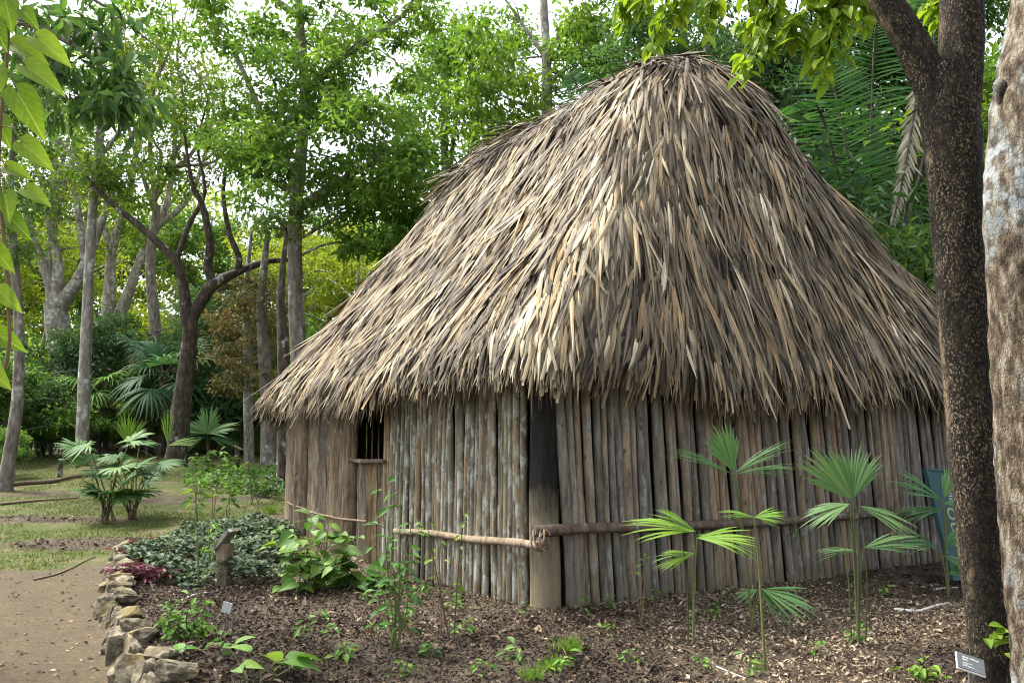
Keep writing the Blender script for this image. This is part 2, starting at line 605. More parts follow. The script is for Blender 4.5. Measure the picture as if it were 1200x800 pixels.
def thatch_mat(name, light=1.0):
    M = NM(name)
    v, x, y, r = M.attr()
    c = M.ramp(r, [(0.0, (.022, .018, .013)), (0.24, (.058, .046, .032)), (0.46, (.145, .12, .086)), (0.64, (.25, .213, .152)),
                   (0.74, (.32, .22, .115)), (0.88, (.44, .385, .275)), (1.0, (.66, .61, .48))])
    # long fibres along every leaf
    cx = M.n('ShaderNodeCombineXYZ')
    M.set(cx.inputs[0], M.math('ADD', M.math('MULTIPLY', x, 5.5), M.math('MULTIPLY', r, 53.0)))
    M.set(cx.inputs[1], M.math('MULTIPLY', y, 2.2)); M.set(cx.inputs[2], M.math('MULTIPLY', r, 91.0))
    f = M.noise(cx.outputs[0], 1.0, 4, 0.65)
    c = M.mix(1.0, c, M.ramp(f, [(0.34, 0.16), (0.48, 0.85), (0.66, 1.55)]), 'MULTIPLY')
    c = M.mix(1.0, c, (.96, .92, .82), 'MULTIPLY')
    # mould and weathering in large patches
    pn = M.noise(M.pos(), 0.9, 4, 0.6)
    c = M.mix(M.ramp(pn, [(0.42, 0.0), (0.62, 0.5)]), c, M.mix(1.0, c, (.62, .56, .52), 'MULTIPLY'))
    gn = M.noise(M.pos(), 2.7, 3)
    c = M.mix(M.ramp(gn, [(0.5, 0.0), (0.66, 0.45)]), c, M.mix(1.0, c, (.85, .90, .98), 'MULTIPLY'))
    return M.surf(c, 0.75, None, 0.25, 0.06)


G['thatch'] = thatch_mat('thatch')


def pole_mat(name, tone, lich, lich_col, dirt=0.5):
    M = NM(name)
    p = M.obj(); r, oc = M.orand()
    off = M.n('ShaderNodeVectorMath'); off.operation = 'ADD'
    cb = M.n('ShaderNodeCombineXYZ'); M.set(cb.inputs[0], M.math('MULTIPLY', r, 37.0)); M.set(cb.inputs[2], M.math('MULTIPLY', r, 71.0))
    M.set(off.inputs[0], p); M.set(off.inputs[1], cb.outputs[0]); q = off.outputs[0]
    n1 = M.noise(q, 24, 6, 0.7, (1, 1, 0.14))
    n2 = M.noise(q, 9, 5, 0.6, (1, 1, 0.55))
    n3 = M.noise(q, 70, 3, 0.6, (1, 1, .5))
    a, b, c_ = tone
    c = M.ramp(n1, [(0.3, a), (0.5, b), (0.7, c_)])
    rr = M.ramp(r, [(0.0, (.62, .60, .56)), (0.3, (.95, .95, .95)), (0.55, (.80, .82, .84)), (0.7, (1.25, 1.02, .78)), (1.0, (1.2, 1.18, 1.1))])
    c = M.mix(1.0, c, rr, 'MULTIPLY')
    lk = M.ramp(n2, [(0.60 - 0.2 * lich, 0.0), (0.66 - 0.18 * lich, 0.85)])
    c = M.mix(M.math('MULTIPLY', lk, M.ramp(n3, [(.35, .4), (.55, 1.0)])), c, lich_col)
    c = M.mix(M.ramp(n3, [(0.30, dirt), (0.40, 0.0)]), c, (.03, .024, .018))
    # ring scars, knots and soil splashed on the foot
    kn, _ = M.voro(q, 11, 'F1', (1, 1, .45))
    c = M.mix(M.ramp(kn, [(0.06, 0.75), (0.16, 0.0)]), c, (.03, .022, .016))
    zs = M.n('ShaderNodeSeparateXYZ'); M.set(zs.inputs[0], M.pos())
    c = M.mix(M.ramp(M.math('ADD', zs.outputs[2], M.math('MULTIPLY', n2, .3)), [(0.18, 0.7), (0.42, 0.0)]), c, (.11, .088, .062))
    h = M.math('ADD', M.math('MULTIPLY', n1, 1.0), M.math('ADD', M.math('MULTIPLY', n3, 0.4), M.math('MULTIPLY', n2, .8)))
    return M.surf(c, 0.88, M.bump(h, 0.9, 0.012), 0.2)


G['pole_left'] = pole_mat('pole_lichened', ((.075, .064, .045), (.185, .16, .115), (.31, .275, .205)), 0.44, (.38, .395, .34), 0.6)
G['pole_right'] = pole_mat('pole_brown', ((.065, .057, .047), (.18, .158, .128), (.31, .277, .23)), 0.05, (.26, .28, .26), 0.5)
G['board'] = pole_mat('split_board', ((.045, .036, .027), (.14, .11, .08), (.26, .215, .16)), 0.0, (.25, .25, .2), 0.6)
G['board_ochre'] = pole_mat('split_board_ochre', ((.055, .04, .023), (.17, .125, .07), (.27, .205, .12)), 0.0, (.25, .25, .2), 0.5)


def post_mat():
    M = NM('post_weathered')
    p = M.obj()
    s = M.n('ShaderNodeSeparateXYZ'); M.set(s.inputs[0], p)
    n1 = M.noise(p, 30, 7, 0.7, (1, 1, .16)); n2 = M.noise(p, 3, 4)
    c = M.ramp(n1, [(0.3, (.10, .085, .055)), (0.55, (.20, .17, .11)), (0.75, (.30, .25, .15))])
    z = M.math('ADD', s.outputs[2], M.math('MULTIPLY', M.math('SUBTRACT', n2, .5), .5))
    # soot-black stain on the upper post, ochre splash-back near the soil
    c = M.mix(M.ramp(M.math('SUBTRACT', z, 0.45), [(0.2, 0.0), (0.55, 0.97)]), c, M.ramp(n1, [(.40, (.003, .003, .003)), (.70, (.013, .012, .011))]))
    c = M.mix(M.ramp(z, [(0.15, 0.45), (0.45, 0.0)]), c, (.21, .165, .10))
    return M.surf(c, 0.85, M.bump(n1, 0.9, 0.02), 0.2)


G['post'] = post_mat()
G['tie'] = pole_mat('tie_pole_tan', ((.14, .095, .06), (.29, .21, .14), (.42, .33, .23)), 0.1, (.3, .3, .26), 0.3)
G['tie_dark'] = pole_mat('tie_pole_brown', ((.07, .05, .037), (.16, .12, .09), (.27, .22, .17)), 0.1, (.28, .3, .28), 0.4)
G['rope'] = pole_mat('vine_rope', ((.09, .07, .05), (.2, .155, .11), (.32, .26, .19)), 0.0, (.3, .3, .26), 0.2)


def stone_mat():
    M = NM('limestone')
    p = M.obj(); r, _ = M.orand()
    n1 = M.noise(M.pos(), 9, 7, 0.65); n2 = M.noise(M.pos(), 3.0, 4); n3 = M.noise(M.pos(), 45, 3)
    c = M.ramp(n1, [(0.34, (.022, .018, .013)), (0.5, (.105, .088, .058)), (0.68, (.26, .225, .155))])
    c = M.mix(M.ramp(n2, [(0.52, 0.0), (0.66, 0.5)]), c, (.22, .17, .06))
    c = M.mix(M.ramp(n3, [(0.62, 0.0), (0.68, 0.5)]), c, (.06, .06, .045))
    return M.surf(c, 0.9, M.bump(M.math('ADD', n1, M.math('MULTIPLY', n3, .3)), 1.0, 0.03), 0.2)


G['stone'] = stone_mat()


def ground_mat():
    M = NM('earth')
    p = M.pos()
    v, wp, wg, wm = M.attr()
    n1 = M.noise(p, 3.0, 6, 0.65); n2 = M.noise(p, 30, 5, 0.7); n3 = M.noise(p, 120, 3, 0.6); n4 = M.noise(p, 0.8, 4)
    vd, vc = M.voro(p, 55)
    path = M.ramp(n2, [(0.3, (.048, .037, .022)), (0.5, (.088, .069, .040)), (0.72, (.138, .112, .070))])
    path = M.mix(M.ramp(n1, [(0.42, 0.0), (0.62, 0.75)]), path, (.075, .056, .038))
    path = M.mix(M.ramp(n3, [(0.62, 0.0), (0.70, 0.35)]), path, (.25, .205, .145))
    path = M.mix(M.ramp(n3, [(0.30, 0.6), (0.36, 0.0)]), path, (.08, .055, .04))
    mul = M.ramp(n2, [(0.3, (.016, .012, .008)), (0.5, (.040, .030, .020)), (0.7, (.09, .068, .045))])
    mul = M.mix(M.ramp(n1, [(0.40, 0.0), (0.62, 0.75)]), mul, M.ramp(n3, [(.35, (.05, .038, .025)), (.65, (.16, .128, .085))]))
    gr = M.ramp(n2, [(0.3, (.022, .034, .009)), (0.5, (.055, .074, .018)), (0.7, (.11, .12, .036))])
    bare = M.ramp(n1, [(0.50, 0.0), (0.62, 0.8)])
    gr = M.mix(bare, gr, M.ramp(n2, [(.3, (.08, .055, .033)), (.7, (.20, .15, .095))]))
    c = M.mix(wg, mul, gr)
    c = M.mix(wp, c, path)
    h = M.math('ADD', n2, M.math('MULTIPLY', n3, .4))
    return M.surf(c, 0.95, M.bump(h, 0.8, 0.02), 0.15)


G['ground'] = ground_mat()


def plain(name, col, rough=0.6, spec=0.3, var=0.25, scale=8):
    M = NM(name)
    n = M.noise(M.obj(), scale, 5, 0.65)
    c = M.mix(1.0, col, M.ramp(n, [(0.25, 1 - var), (0.75, 1 + var)]), 'MULTIPLY')
    return M.surf(c, rough, M.bump(n, 0.15, 0.005), spec)


G['plaque'] = plain('plaque_grey', (.11, .12, .13), 0.5)
G['white'] = plain('white_paint', (.72, .72, .68), 0.6, var=.12)
G['teal'] = plain('teal_paint', (.018, .052, .053), 0.65)
G['yellow'] = plain('faded_yellow_paint', (.24, .24, .11), 0.6, var=.5, scale=30)
G['cream'] = plain('faded_cream_paint', (.33, .38, .30), 0.6, var=.4, scale=30)
G['green_paint'] = plain('green_paint', (.07, .22, .11), 0.6)
G['metal'] = plain('dull_wire', (.12, .12, .12), 0.5)
G['tin'] = plain('pale_card', (.46, .48, .46), 0.6)
G['stick'] = plain('bleached_stick', (.42, .39, .35), 0.85, scale=20)
G['stick_brown'] = plain('brown_stick', (.13, .095, .065), 0.85, scale=20)


def litter_mat():
    M = NM('litter')
    v, x, y, r = M.attr()
    c = M.ramp(r, [(0, (.022, .015, .011)), (.3, (.06, .041, .028)), (.6, (.13, .09, .06)), (.85, (.24, .18, .12)), (1, (.38, .31, .21))])
    return M.surf(c, 0.8, None, 0.25)


G['litter'] = litter_mat()

# ------------------------------------------------------------------ ground sheet
def axis(dense_a, dense_b, step, far, grow=1.18):
    a = list(np.arange(dense_a, dense_b + 1e-6, step))
    s = step; x = dense_b
    while x < far:
        s *= grow; x += s; a.append(x)
    s = step; x = dense_a
    lo = []
    while x > -far:
        s *= grow; x -= s; lo.append(x)
    return np.array(lo[::-1] + a)


gx = axis(-7, 6.5, 0.05, 300); gy = axis(3.2, 14, 0.05, 300)
X, Y = np.meshgrid(gx, gy)
Z = H(X, Y)
mp, mg, ml = masks(X, Y)
idx = np.arange(X.size).reshape(X.shape)
fq = np.stack([idx[:-1, :-1], idx[:-1, 1:], idx[1:, 1:], idx[1:, :-1]], -1).reshape(-1, 4)
mb = MB()
mb.add(np.stack([X, Y, Z], -1), fq, np.stack([mp, mg, ml], -1))
tag(mb.build('ground', G['ground']), 'bare earth and mulch with mossy grass and a trodden dirt path', kind='structure')

# ------------------------------------------------------------------ hut
def wl(t, out=0.0):
    return CORNER + t * dL - out * dR


def wr(t, out=0.0):
    return CORNER + t * dR - out * dL


def t_at(fn, u, z=0.8, hi=6.6):
    a, b = 0.0, hi
    ua = px([*fn(a), z])[0]
    for _ in range(40):
        m = (a + b) / 2
        um = px([*fn(m), z])[0]
        if (um - u) * (ua - u) > 0: a = m
        else: b = m
    return (a + b) / 2


hut = thing('thatched_hut', (*CORNER, 0.0), 'pole-walled hut under a steep shaggy palm thatch roof', 'hut')

# roof shell in hut coordinates (s along the left wall, q along the right wall)
OV, RC = 0.26, 0.40
S0, S1, Q0, Q1 = -OV, LEN_L + 0.34, -OV, LEN_R + OV


def rect_perim(n):
    segs = [((S0 + RC, Q0), (S1 - RC, Q0)), None, ((S1, Q0 + RC), (S1, Q1 - RC)), None, ((S1 - RC, Q1), (S0 + RC, Q1)), None, ((S0, Q1 - RC), (S0, Q0 + RC)), None]
    cen = [(S1 - RC, Q0 + RC, -90), (S1 - RC, Q1 - RC, 0), (S0 + RC, Q1 - RC, 90), (S0 + RC, Q0 + RC, 180)]
    pts = []
    k = 0
    for sg in segs:
        if sg is not None:
            a, b = np.array(sg[0]), np.array(sg[1])
            m = int(np.linalg.norm(b - a) / 0.02)
            pts += [a + (b - a) * i / m for i in range(m)]
        else:
            cx_, cy_, a0 = cen[k]; k += 1
            m = int(RC * 1.57 / 0.02)
            pts += [np.array([cx_ + RC * math.cos(R(a0 + 90 * i / m)), cy_ + RC * math.sin(R(a0 + 90 * i / m))]) for i in range(m)]
    pts = np.array(pts)
    d = np.linalg.norm(np.roll(pts, -1, 0) - pts, axis=1)
    L = np.concatenate([[0], np.cumsum(d)])
    return pts, L


PER, PERL = rect_perim(0)
PTOT = PERL[-1]
RA = np.array([1.95, 3.25]); RB = np.array([5.15, 2.55])
ZA, ZB, ZE, RR = 5.28, 5.06, 2.08, 1.04
DOME = 0.60


def E_at(a):
    l = (a % 1.0) * PTOT
    ex = np.interp(l, PERL, np.append(PER[:, 0], PER[0, 0])); ey = np.interp(l, PERL, np.append(PER[:, 1], PER[0, 1]))
    return np.stack([ex, ey], -1)


def roofP(a, v):
    a = np.asarray(a, float); v = np.asarray(v, float)
    E = E_at(a)
    ab = RB - RA
    k = np.clip(((E - RA) @ ab) / (ab @ ab), 0, 1)
    C = RA + k[..., None] * ab
    zr = ZA + (ZB - ZA) * k
    o = unit(E - C)
    Rg = C + o * RR * (1 - 0.62 * k[..., None])
    vc = np.clip(v, None, 1.0)
    g = vc
    hz = np.where(vc > 0, np.abs(vc) ** 1.05, vc * 0.6)
    xy = E + (Rg - E) * g[..., None]
    ez = ZE - 0.12 * np.clip(E[..., 0] / LEN_L, 0, 1) ** 2 + 0.05 * np.sin(a * 40) + 0.04 * np.sin(a * 93 + 1)
    z = ez + (zr - ez) * hz
    bl = 0.03 * np.sin(a * 70 + v * 9) + 0.022 * np.sin(v * 25 + a * 31)
    z = z + bl * np.sin(np.pi * np.clip(v, 0, 1))
    kk = np.clip((v - 1) / 0.25, 0, 1)
    xy = xy + (C - xy) * kk[..., None]
    z = z + (1 - (1 - kk) ** 2) * DOME * (1 - 0.5 * k)
    w2 = CORNER + xy[..., :1] * dL + xy[..., 1:] * dR
    return np.concatenate([w2, z[..., None]], -1)


def roof_frame(a, v):
    P = roofP(a, v)
    da = (roofP(a + 0.002, v) - roofP(a - 0.002, v))
    dv = (roofP(a, v + 0.01) - roofP(a, v - 0.01))
    T = -unit(dv)
    S = unit(da)
    N = unit(np.cross(S, dv))
    N = np.where(N[..., 2:] < 0, -N, N)
    return P, T, unit(np.cross(N, T)), N


# --- underlayer + leaves = one thatch mesh
mb = MB()
na, nv = 260, 30
A_, V_ = np.meshgrid(np.arange(na) / na, np.concatenate([np.linspace(0.0, 1, nv - 8), np.linspace(1.03, 1.25, 8)]), indexing='xy')
P = roofP(A_, V_)
_, _, _, Nn = roof_frame(A_, np.clip(V_, 0, 1.2))
P = P - Nn * 0.05
idx = np.arange(P.shape[0] * na).reshape(P.shape[0], na)
fq = np.stack([idx[:-1], np.roll(idx[:-1], -1, 1), np.roll(idx[1:], -1, 1), idx[1:]], -1).reshape(-1, 4)
mb.add(P, fq, np.tile([0, 0, 0.03], (P.shape[0] * na, 1)))
# inner ceiling so the thatch has thickness
P2 = P.copy(); P2[..., 2] -= 0.10
mb.add(P2, fq[:, ::-1], np.tile([0, 0, 0.03], (P.shape[0] * na, 1)))


# outward direction of the roof face above each eave point, eased round the corners
_cl = np.arange(len(PER)) * 0 + PERL[:-1]
_pn = np.roll(PER, -1, 0) - np.roll(PER, 1, 0)
_pn = unit(np.stack([_pn[:, 1], -_pn[:, 0]], -1))
_kw = np.exp(-0.5 * (np.arange(-60, 61) / 24.0) ** 2); _kw /= _kw.sum()
_pn = unit(np.stack([np.convolve(np.concatenate([_pn[-60:, i], _pn[:, i], _pn[:60, i]]), _kw, 'valid') for i in (0, 1)], -1))


def face_out(a):
    l = (a % 1.0) * PTOT
    fs = np.interp(l, PERL, np.append(_pn[:, 0], _pn[0, 0])); fq_ = np.interp(l, PERL, np.append(_pn[:, 1], _pn[0, 1]))
    return fs[:, None] * dL + fq_[:, None] * dR


def thatch_clumps(mb, a, v, nper=6, lmin=.40, lmax=.80, yaw_sd=0.22, lift=0.075, wmin=.020, wmax=.052, tone=0.0, curl0=-0.13, blunt=.12):
    n = len(a)
    P, T, S, N = roof_frame(a, v)
    cy_ = vnoise(a * PTOT, v * 5.2, .9, 21) * yaw_sd * 1.5 + rng.normal(0, yaw_sd * .45, n)
    # leaves hang: turn the slope line towards straight down the face, kept in the surface
    fo_h = face_out(a)
    fo = np.concatenate([fo_h, np.zeros((n, 1))], 1)
    fo = fo - N * np.sum(fo * N, 1, keepdims=True)
    wl_ = .5 * np.clip(fo_h @ -dR, 0, 1)[:, None]
    T = unit(T * (1 - wl_) + unit(fo) * wl_ + np.array([0, 0, -.17]))
    N = unit(N - T * np.sum(N * T, 1, keepdims=True))
    S = np.cross(N, T)
    base_r = rng.random(n)
    P, T, S, N = [np.repeat(x, nper, 0) for x in (P, T, S, N)]
    fan = np.tile(np.linspace(-1, 1, nper), n)
    yaw = np.repeat(cy_, nper) + fan * rng.uniform(.02, .16, n).repeat(nper) + rng.normal(0, .05, n * nper)
    D = T * np.cos(yaw)[:, None] + S * np.sin(yaw)[:, None]
    tilt = rng.normal(lift, 0.065, n).repeat(nper) + rng.normal(0, .035, n * nper)
    D = unit(D + N * tilt[:, None])
    O = P + S * (fan * rng.uniform(.01, .05, n).repeat(nper))[:, None] + N * (rng.uniform(-.04, .05, n * nper))[:, None]
    L = rng.uniform(lmin, lmax, n).repeat(nper) * rng.uniform(.7, 1.1, n * nper)
    L = np.minimum(L, np.repeat(np.maximum(v, 0) * 5.2 + .27 + .07 * rng.random(n), nper) * rng.uniform(.85, 1.05, n * nper))
    W = rng.uniform(wmin, wmax, n * nper)
    curl = rng.normal(curl0, 0.09, n * nper)
    r = np.clip(np.repeat(base_r, nper) * 0.55 + rng.random(n * nper) * 0.55 - .06 + tone, 0, 1)
    strips(mb, O, D, N, L, W, curl, rng.random(n * nper) < blunt, 0.5, r, 5)


rows = np.linspace(0.0, 1.0, 30)
for i, v0 in enumerate(rows):
    frac = 1 - 0.80 * v0
    n = int(PTOT * frac * (7.4 if i else 11))
    a = (np.arange(n) + rng.uniform(-.5, .5, n)) / n
    # even density along the shell rather than along the eave
    v = v0 + rng.normal(0, 0.014, n)
    L0, L1 = (0.28, 0.36) if i < 1 else (0.60, 1.20)
    if i == 0: v = v + 0.02
    thatch_clumps(mb, a, v, 7, L0, L1, blunt=.35 if i < 2 else .1, curl0=-.34 if i < 3 else -.13)
# loose outer leaves lying askew
n = 1100
thatch_clumps(mb, rng.random(n), rng.uniform(.05, 1.0, n) ** 0.85, 8, .45, .85, .30, .11, .030, .066, 0.10, -.22)
# ragged eave fringe, a few long hanging tips
n = 120
thatch_clumps(mb, rng.random(n), rng.uniform(.0, .03, n), 3, .3, .36, .3, -.12, .018, .036, 0.05, -.25)
roof = mb.build('roof', G['thatch'], hut)

# pale leaf fan hanging over the near corner
mb = MB()
ac = 1.0 - (RC * 0.78) / PTOT
n = 26
a = ac + rng.uniform(-.012, .012, n)
thatch_clumps(mb, a, rng.uniform(.03, .16, n), 6, .55, .85, .10, .04, .03, .055, 0.30)
for v0 in np.linspace(.2, .98, 26):
    n = 10
    thatch_clumps(mb, ac + rng.normal(0, .010 + .012 * v0, n), np.full(n, v0) + rng.normal(0, .05, n), 6, .55, 1.05, .10, .06, .026, .055, 0.16)
mb.build('hip_thatch', G['thatch'], hut)

# ridge cap: leaves folded over the ridge
mb = MB()
def ridge_leaves(n, vmin, vmax, yaw, tone, lmin, lmax):
    a = rng.random(n); v = rng.uniform(vmin, vmax, n)
    thatch_clumps(mb, a, v, 5, lmin, lmax, yaw, .06, .025, .05, tone, -.14)
ridge_leaves(420, 1.0, 1.12, .45, .05, .55, 1.0)
ridge_leaves(420, 1.08, 1.2, .7, -.12, .5, .9)
# along-ridge swathes
n = 420
k = rng.random(n)
C2 = RA + k[:, None] * (RB - RA)
side = rng.choice([-1, 1], n)
base2 = C2
w2 = CORNER + base2[:, :1] * dL + base2[:, 1:] * dR
zz = ZA + (ZB - ZA) * k + DOME * (1 - 0.5 * k) + rng.uniform(-.02, .06, n)
O = np.concatenate([w2, zz[:, None]], 1)
pr = (dR[None, :] * side[:, None])
al = dL[None, :] * rng.normal(0, .9, n)[:, None]
D = np.concatenate([pr + al, np.full((n, 1), -0.32)], 1)
strips(mb, np.repeat(O, 4, 0) + rng.normal(0, .04, (n * 4, 3)), unit(np.repeat(D, 4, 0) + rng.normal(0, .16, (n * 4, 3))), np.array([0, 0, 1.0]),
       rng.uniform(.5, 1.0, n * 4), rng.uniform(.025, .05, n * 4), rng.normal(-.35, .12, n * 4), rng.random(n * 4) < .3, .5, np.clip(rng.normal(.38, .22, n * 4), 0, 1), 5)
n = 45
k = rng.uniform(.6, 1.0, n)
C2 = RA + k[:, None] * (RB - RA)
w2 = CORNER + C2[:, :1] * dL + C2[:, 1:] * dR
O = np.concatenate([w2, (ZA + (ZB - ZA) * k + DOME * (1 - .5 * k) + .06)[:, None]], 1)
D = np.concatenate([-dR[None, :] * .8 + dL[None, :] * rng.normal(.35, .5, n)[:, None], rng.normal(-.15, .15, n)[:, None]], 1)
strips(mb, np.repeat(O, 5, 0) + rng.normal(0, .05, (n * 5, 3)), unit(np.repeat(D, 5, 0) + rng.normal(0, .13, (n * 5, 3))), np.array([0, 0, 1.0]),
       rng.uniform(.45, .85, n * 5), rng.uniform(.03, .055, n * 5), rng.normal(-.55, .15, n * 5), None, .5, np.clip(rng.normal(.42, .25, n * 5), 0, 1), 6)
mb.build('ridge_cap', G['thatch'], hut)

# --- poles
def pole(fn, t, z0, z1, r, lean, mat, out=0.0, sides=9, name='wall_pole', rough=.05, into=None):
    n = 9
    zz = np.linspace(0, 1, n)
    b = rng.normal(0, .012, 2); c = rng.uniform(0, 6.28)
    P_ = []
    for k in zz:
        tt = t + lean * (k - 0.15) * (z1 - z0) + b[0] * math.sin(k * 4 + c)
        p2 = fn(tt, out + b[1] * math.sin(k * 3 + c))
        P_.append([p2[0], p2[1], z0 + k * (z1 - z0)])
    rad = np.interp(zz, [0, 1], [r * 1.08, r * 0.88]) * (1 + rng.normal(0, .03, n))
    m = MB() if into is None else into
    tube(m, P_, rad, sides, rough)
    if into is not None: return None
    return m.build(name, mat, hut, True, loc=(P_[0][0], P_[0][1], P_[0][2]))


# left wall: lichened thin poles from the door to the corner post
t_door0, t_door1 = t_at(wl, 453), t_at(wl, 415)
t = 0.24
while t < t_door0 - 0.02:
    r = rng.uniform(.021, .037)
    if t + r > t_door0 + .03: break
    pole(wl, t + r, -0.15, 2.18, r, rng.normal(-.006, .010), G['pole_left'], rng.uniform(-.02, .02))
    t += 2 * r * 1.0 + rng.uniform(-.006, .008)
# right wall: browner poles leaning towards the corner
far_poles = MB()    # the smallest-looking poles, at the far end behind the trunks, make one part
t = 0.20
while t < LEN_R:
    r = rng.uniform(.029, .047)
    lean = -np.interp(t, [0, 1.5, 3.5, 6.5], [.035, .06, .10, .07]) + rng.normal(0, .010)
    z0 = -0.15
    pole(wr, t + r, z0, 2.18, r, lean, G['pole_right'], rng.uniform(-.025, .025), rough=.07, into=far_poles if t > 4.6 else None)
    t += 2 * r + rng.uniform(-.004, .012)


tag(far_poles.build('wall_pole', G['pole_right'], hut), kind='stuff')


def board(fn, ta, tb, z0, z1, mat, name, thick=.05, out=0.0):
    """a split slab with a fluted, ragged face"""
    nz, nt_ = 14, 13
    m = MB()
    tt = np.linspace(ta, tb, nt_)
    flut = np.cumsum(rng.normal(0, .008, nt_)); flut -= np.linspace(flut[0], flut[-1], nt_)
    flut = flut + rng.normal(0, .010, nt_)
    round_ = np.sqrt(np.maximum(1 - np.linspace(-1, 1, nt_) ** 2, 0)) * thick
    Vf, Vb = [], []
    for i in range(nz):
        z = z0 + (z1 - z0) * i / (nz - 1)
        w_ = rng.normal(0, .004, nt_)
        for j in range(nt_):
            p2 = fn(tt[j] + .006 * math.sin(i * .9 + ta * 9), out + round_[j] + flut[j] + w_[j])
            Vf.append([*p2, z])
        for j in range(nt_):
            p2 = fn(tt[j], out - .03)
            Vb.append([*p2, z])
    for V0, rev in ((Vf, False), (Vb, True)):
        idx = np.arange(nz * nt_).reshape(nz, nt_)
        f = np.stack([idx[:-1, :-1], idx[1:, :-1], idx[1:, 1:], idx[:-1, 1:]], -1).reshape(-1, 4)
        m.add(V0, f[:, ::-1] if rev else f)
    # closed edges
    Vf = np.array(Vf).reshape(nz, nt_, 3); Vb = np.array(Vb).reshape(nz, nt_, 3)
    for a_, b_ in ((Vf[:, 0], Vb[:, 0]), (Vf[:, -1], Vb[:, -1]), (Vf[-1], Vb[-1])):
        k_ = len(a_)
        i_ = np.arange(k_ - 1)
        m.add(np.vstack([a_, b_]), np.stack([i_, i_ + 1, i_ + 1 + k_, i_ + k_], -1))
    c = Vf.reshape(-1, 3).mean(0); c[2] = z0
    return m.build(name, mat, hut, True, loc=c)


cuts = [338, 352, 360, 377, 388, 398, 406, 415]
ts = [t_at(wl, u) for u in cuts]
for a_, b_ in zip(ts[:-1], ts[1:]):
    board(wl, b_ + .008, a_ - .008, -0.2, 2.06, G['board'], 'wall_board', rng.uniform(.04, .075), rng.uniform(-.02, .03))
# half door under the opening
du = [416, 431, 440, 452]
ts = [t_at(wl, u) for u in du]
zsill = at(434, 540, wl((ts[0] + ts[-1]) / 2)[1])[2]
for k, (a_, b_) in enumerate(zip(ts[:-1], ts[1:])):
    board(wl, b_ + .006, a_ - .006, -0.15, zsill - .02, G['board_ochre'] if k == 1 else G['board'], 'door_board', .03, -.03)
m = MB()
P_ = [[*wl(x_, .05), zsill + .006 * math.sin(7 * x_)] for x_ in np.linspace(ts[-1] - .06, ts[0] + .06, 6)]
tube(m, P_, [.02, .026, .024, .027, .023, .02], 8, .08)
m.build('window_sill', G['board'], hut)
# corner post
m = MB()
P_ = []
for k, z in enumerate(np.linspace(-.15, 2.08, 12)):
    P_.append([*(CORNER + dL * .09 + dR * .085 + np.array([.006 * math.sin(k), .004 * math.cos(k * 1.7)])), z])
P_ = np.array(P_)
th = np.linspace(0, 2 * np.pi, 20, endpoint=False)
sq = 1 / np.maximum(np.abs(np.cos(th)), np.abs(np.sin(th))) ** 0.55
base_a = math.atan2(dL[1], dL[0]) + math.radians(12)
V = np.array([[p[0] + .108 * s_ * math.cos(t_ + base_a) * (1 + .02 * math.sin(3 * p[2] + t_ * 2)), p[1] + .108 * s_ * math.sin(t_ + base_a), p[2]] for p in P_ for t_, s_ in zip(th, sq)])
idx = np.arange(12 * 20).reshape(12, 20)
m.add(V, np.stack([idx[:-1], np.roll(idx[:-1], -1, 1), np.roll(idx[1:], -1, 1), idx[1:]], -1).reshape(-1, 4))
m.build('corner_post', G['post'], hut, True, loc=(P_[0][0], P_[0][1], 0))

# tie poles lashed outside the walls
tl0, tl1 = -0.12, t_at(wl, 472)
zl0 = at(640, 640, wl(tl0, .1)[1])[2]
zl1 = at(472, 621, wl(tl1, .1)[1])[2]
m = MB()
P_ = [[*wl(tl0 + (tl1 - tl0) * k, .075 + .006 * math.sin(k * 9)), zl0 + (zl1 - zl0) * k + .008 * math.sin(k * 11)] for k in np.linspace(0, 1, 14)]
tube(m, P_, np.linspace(.034, .028, 14) * (1 + rng.normal(0, .05, 14)), 10, .07)
tie1 = m.build('tie_pole', G['tie'], hut, True, loc=P_[0])
tr0, tr1 = -0.16, t_at(wr, 1085)
zr0 = at(633, 624, wr(tr0, .1)[1])[2]
zr1 = at(1085, 600, wr(tr1, .1)[1])[2]
m = MB()
Q_ = [[*wr(tr0 + (tr1 - tr0) * k, .10 + .008 * math.sin(k * 7)), zr0 + (zr1 - zr0) * k + .012 * math.sin(k * 8 + 1)] for k in np.linspace(0, 1, 24)]
tube(m, Q_, np.linspace(.043, .035, 24) * (1 + rng.normal(0, .06, 24)), 10, .08)
tie2 = m.build('tie_pole', G['tie_dark'], hut, True, loc=Q_[0])


def wrap(parent, c, axis, r, turns=1, rr=.006):
    axis = unit(axis); ref = np.array([0, 0, 1.0])
    A1 = unit(np.cross(axis, ref)); B1 = np.cross(axis, A1)
    n_ = 14 * turns
    P_ = [np.asarray(c) + A1 * r * math.cos(k * 2 * math.pi / 14) + B1 * r * 1.04 * math.sin(k * 2 * math.pi / 14) + axis * (k / 14 * .012 + .01 * math.sin(k)) for k in range(n_ + 1)]
    m_ = MB(); tube(m_, P_, rr, 5)
    m_.build('binding', G['rope'], parent)


for k in np.linspace(.12, .97, 12):
    i = k * 13; j = int(i); p = np.array(P_[0]) if False else None
PL = np.array([[*wl(tl0 + (tl1 - tl0) * k, .075), zl0 + (zl1 - zl0) * k] for k in np.linspace(0, 1, 50)])
PR = np.array([[*wr(tr0 + (tr1 - tr0) * k, .10), zr0 + (zr1 - zr0) * k] for k in np.linspace(0, 1, 50)])
for k in np.linspace(6, 47, 11):
    wrap(tie1, PL[int(k)], PL[-1] - PL[0], .040, 2, .007)
for k in np.linspace(5, 48, 15):
    wrap(tie2, PR[int(k)], PR[-1] - PR[0], .050, 2, .008)
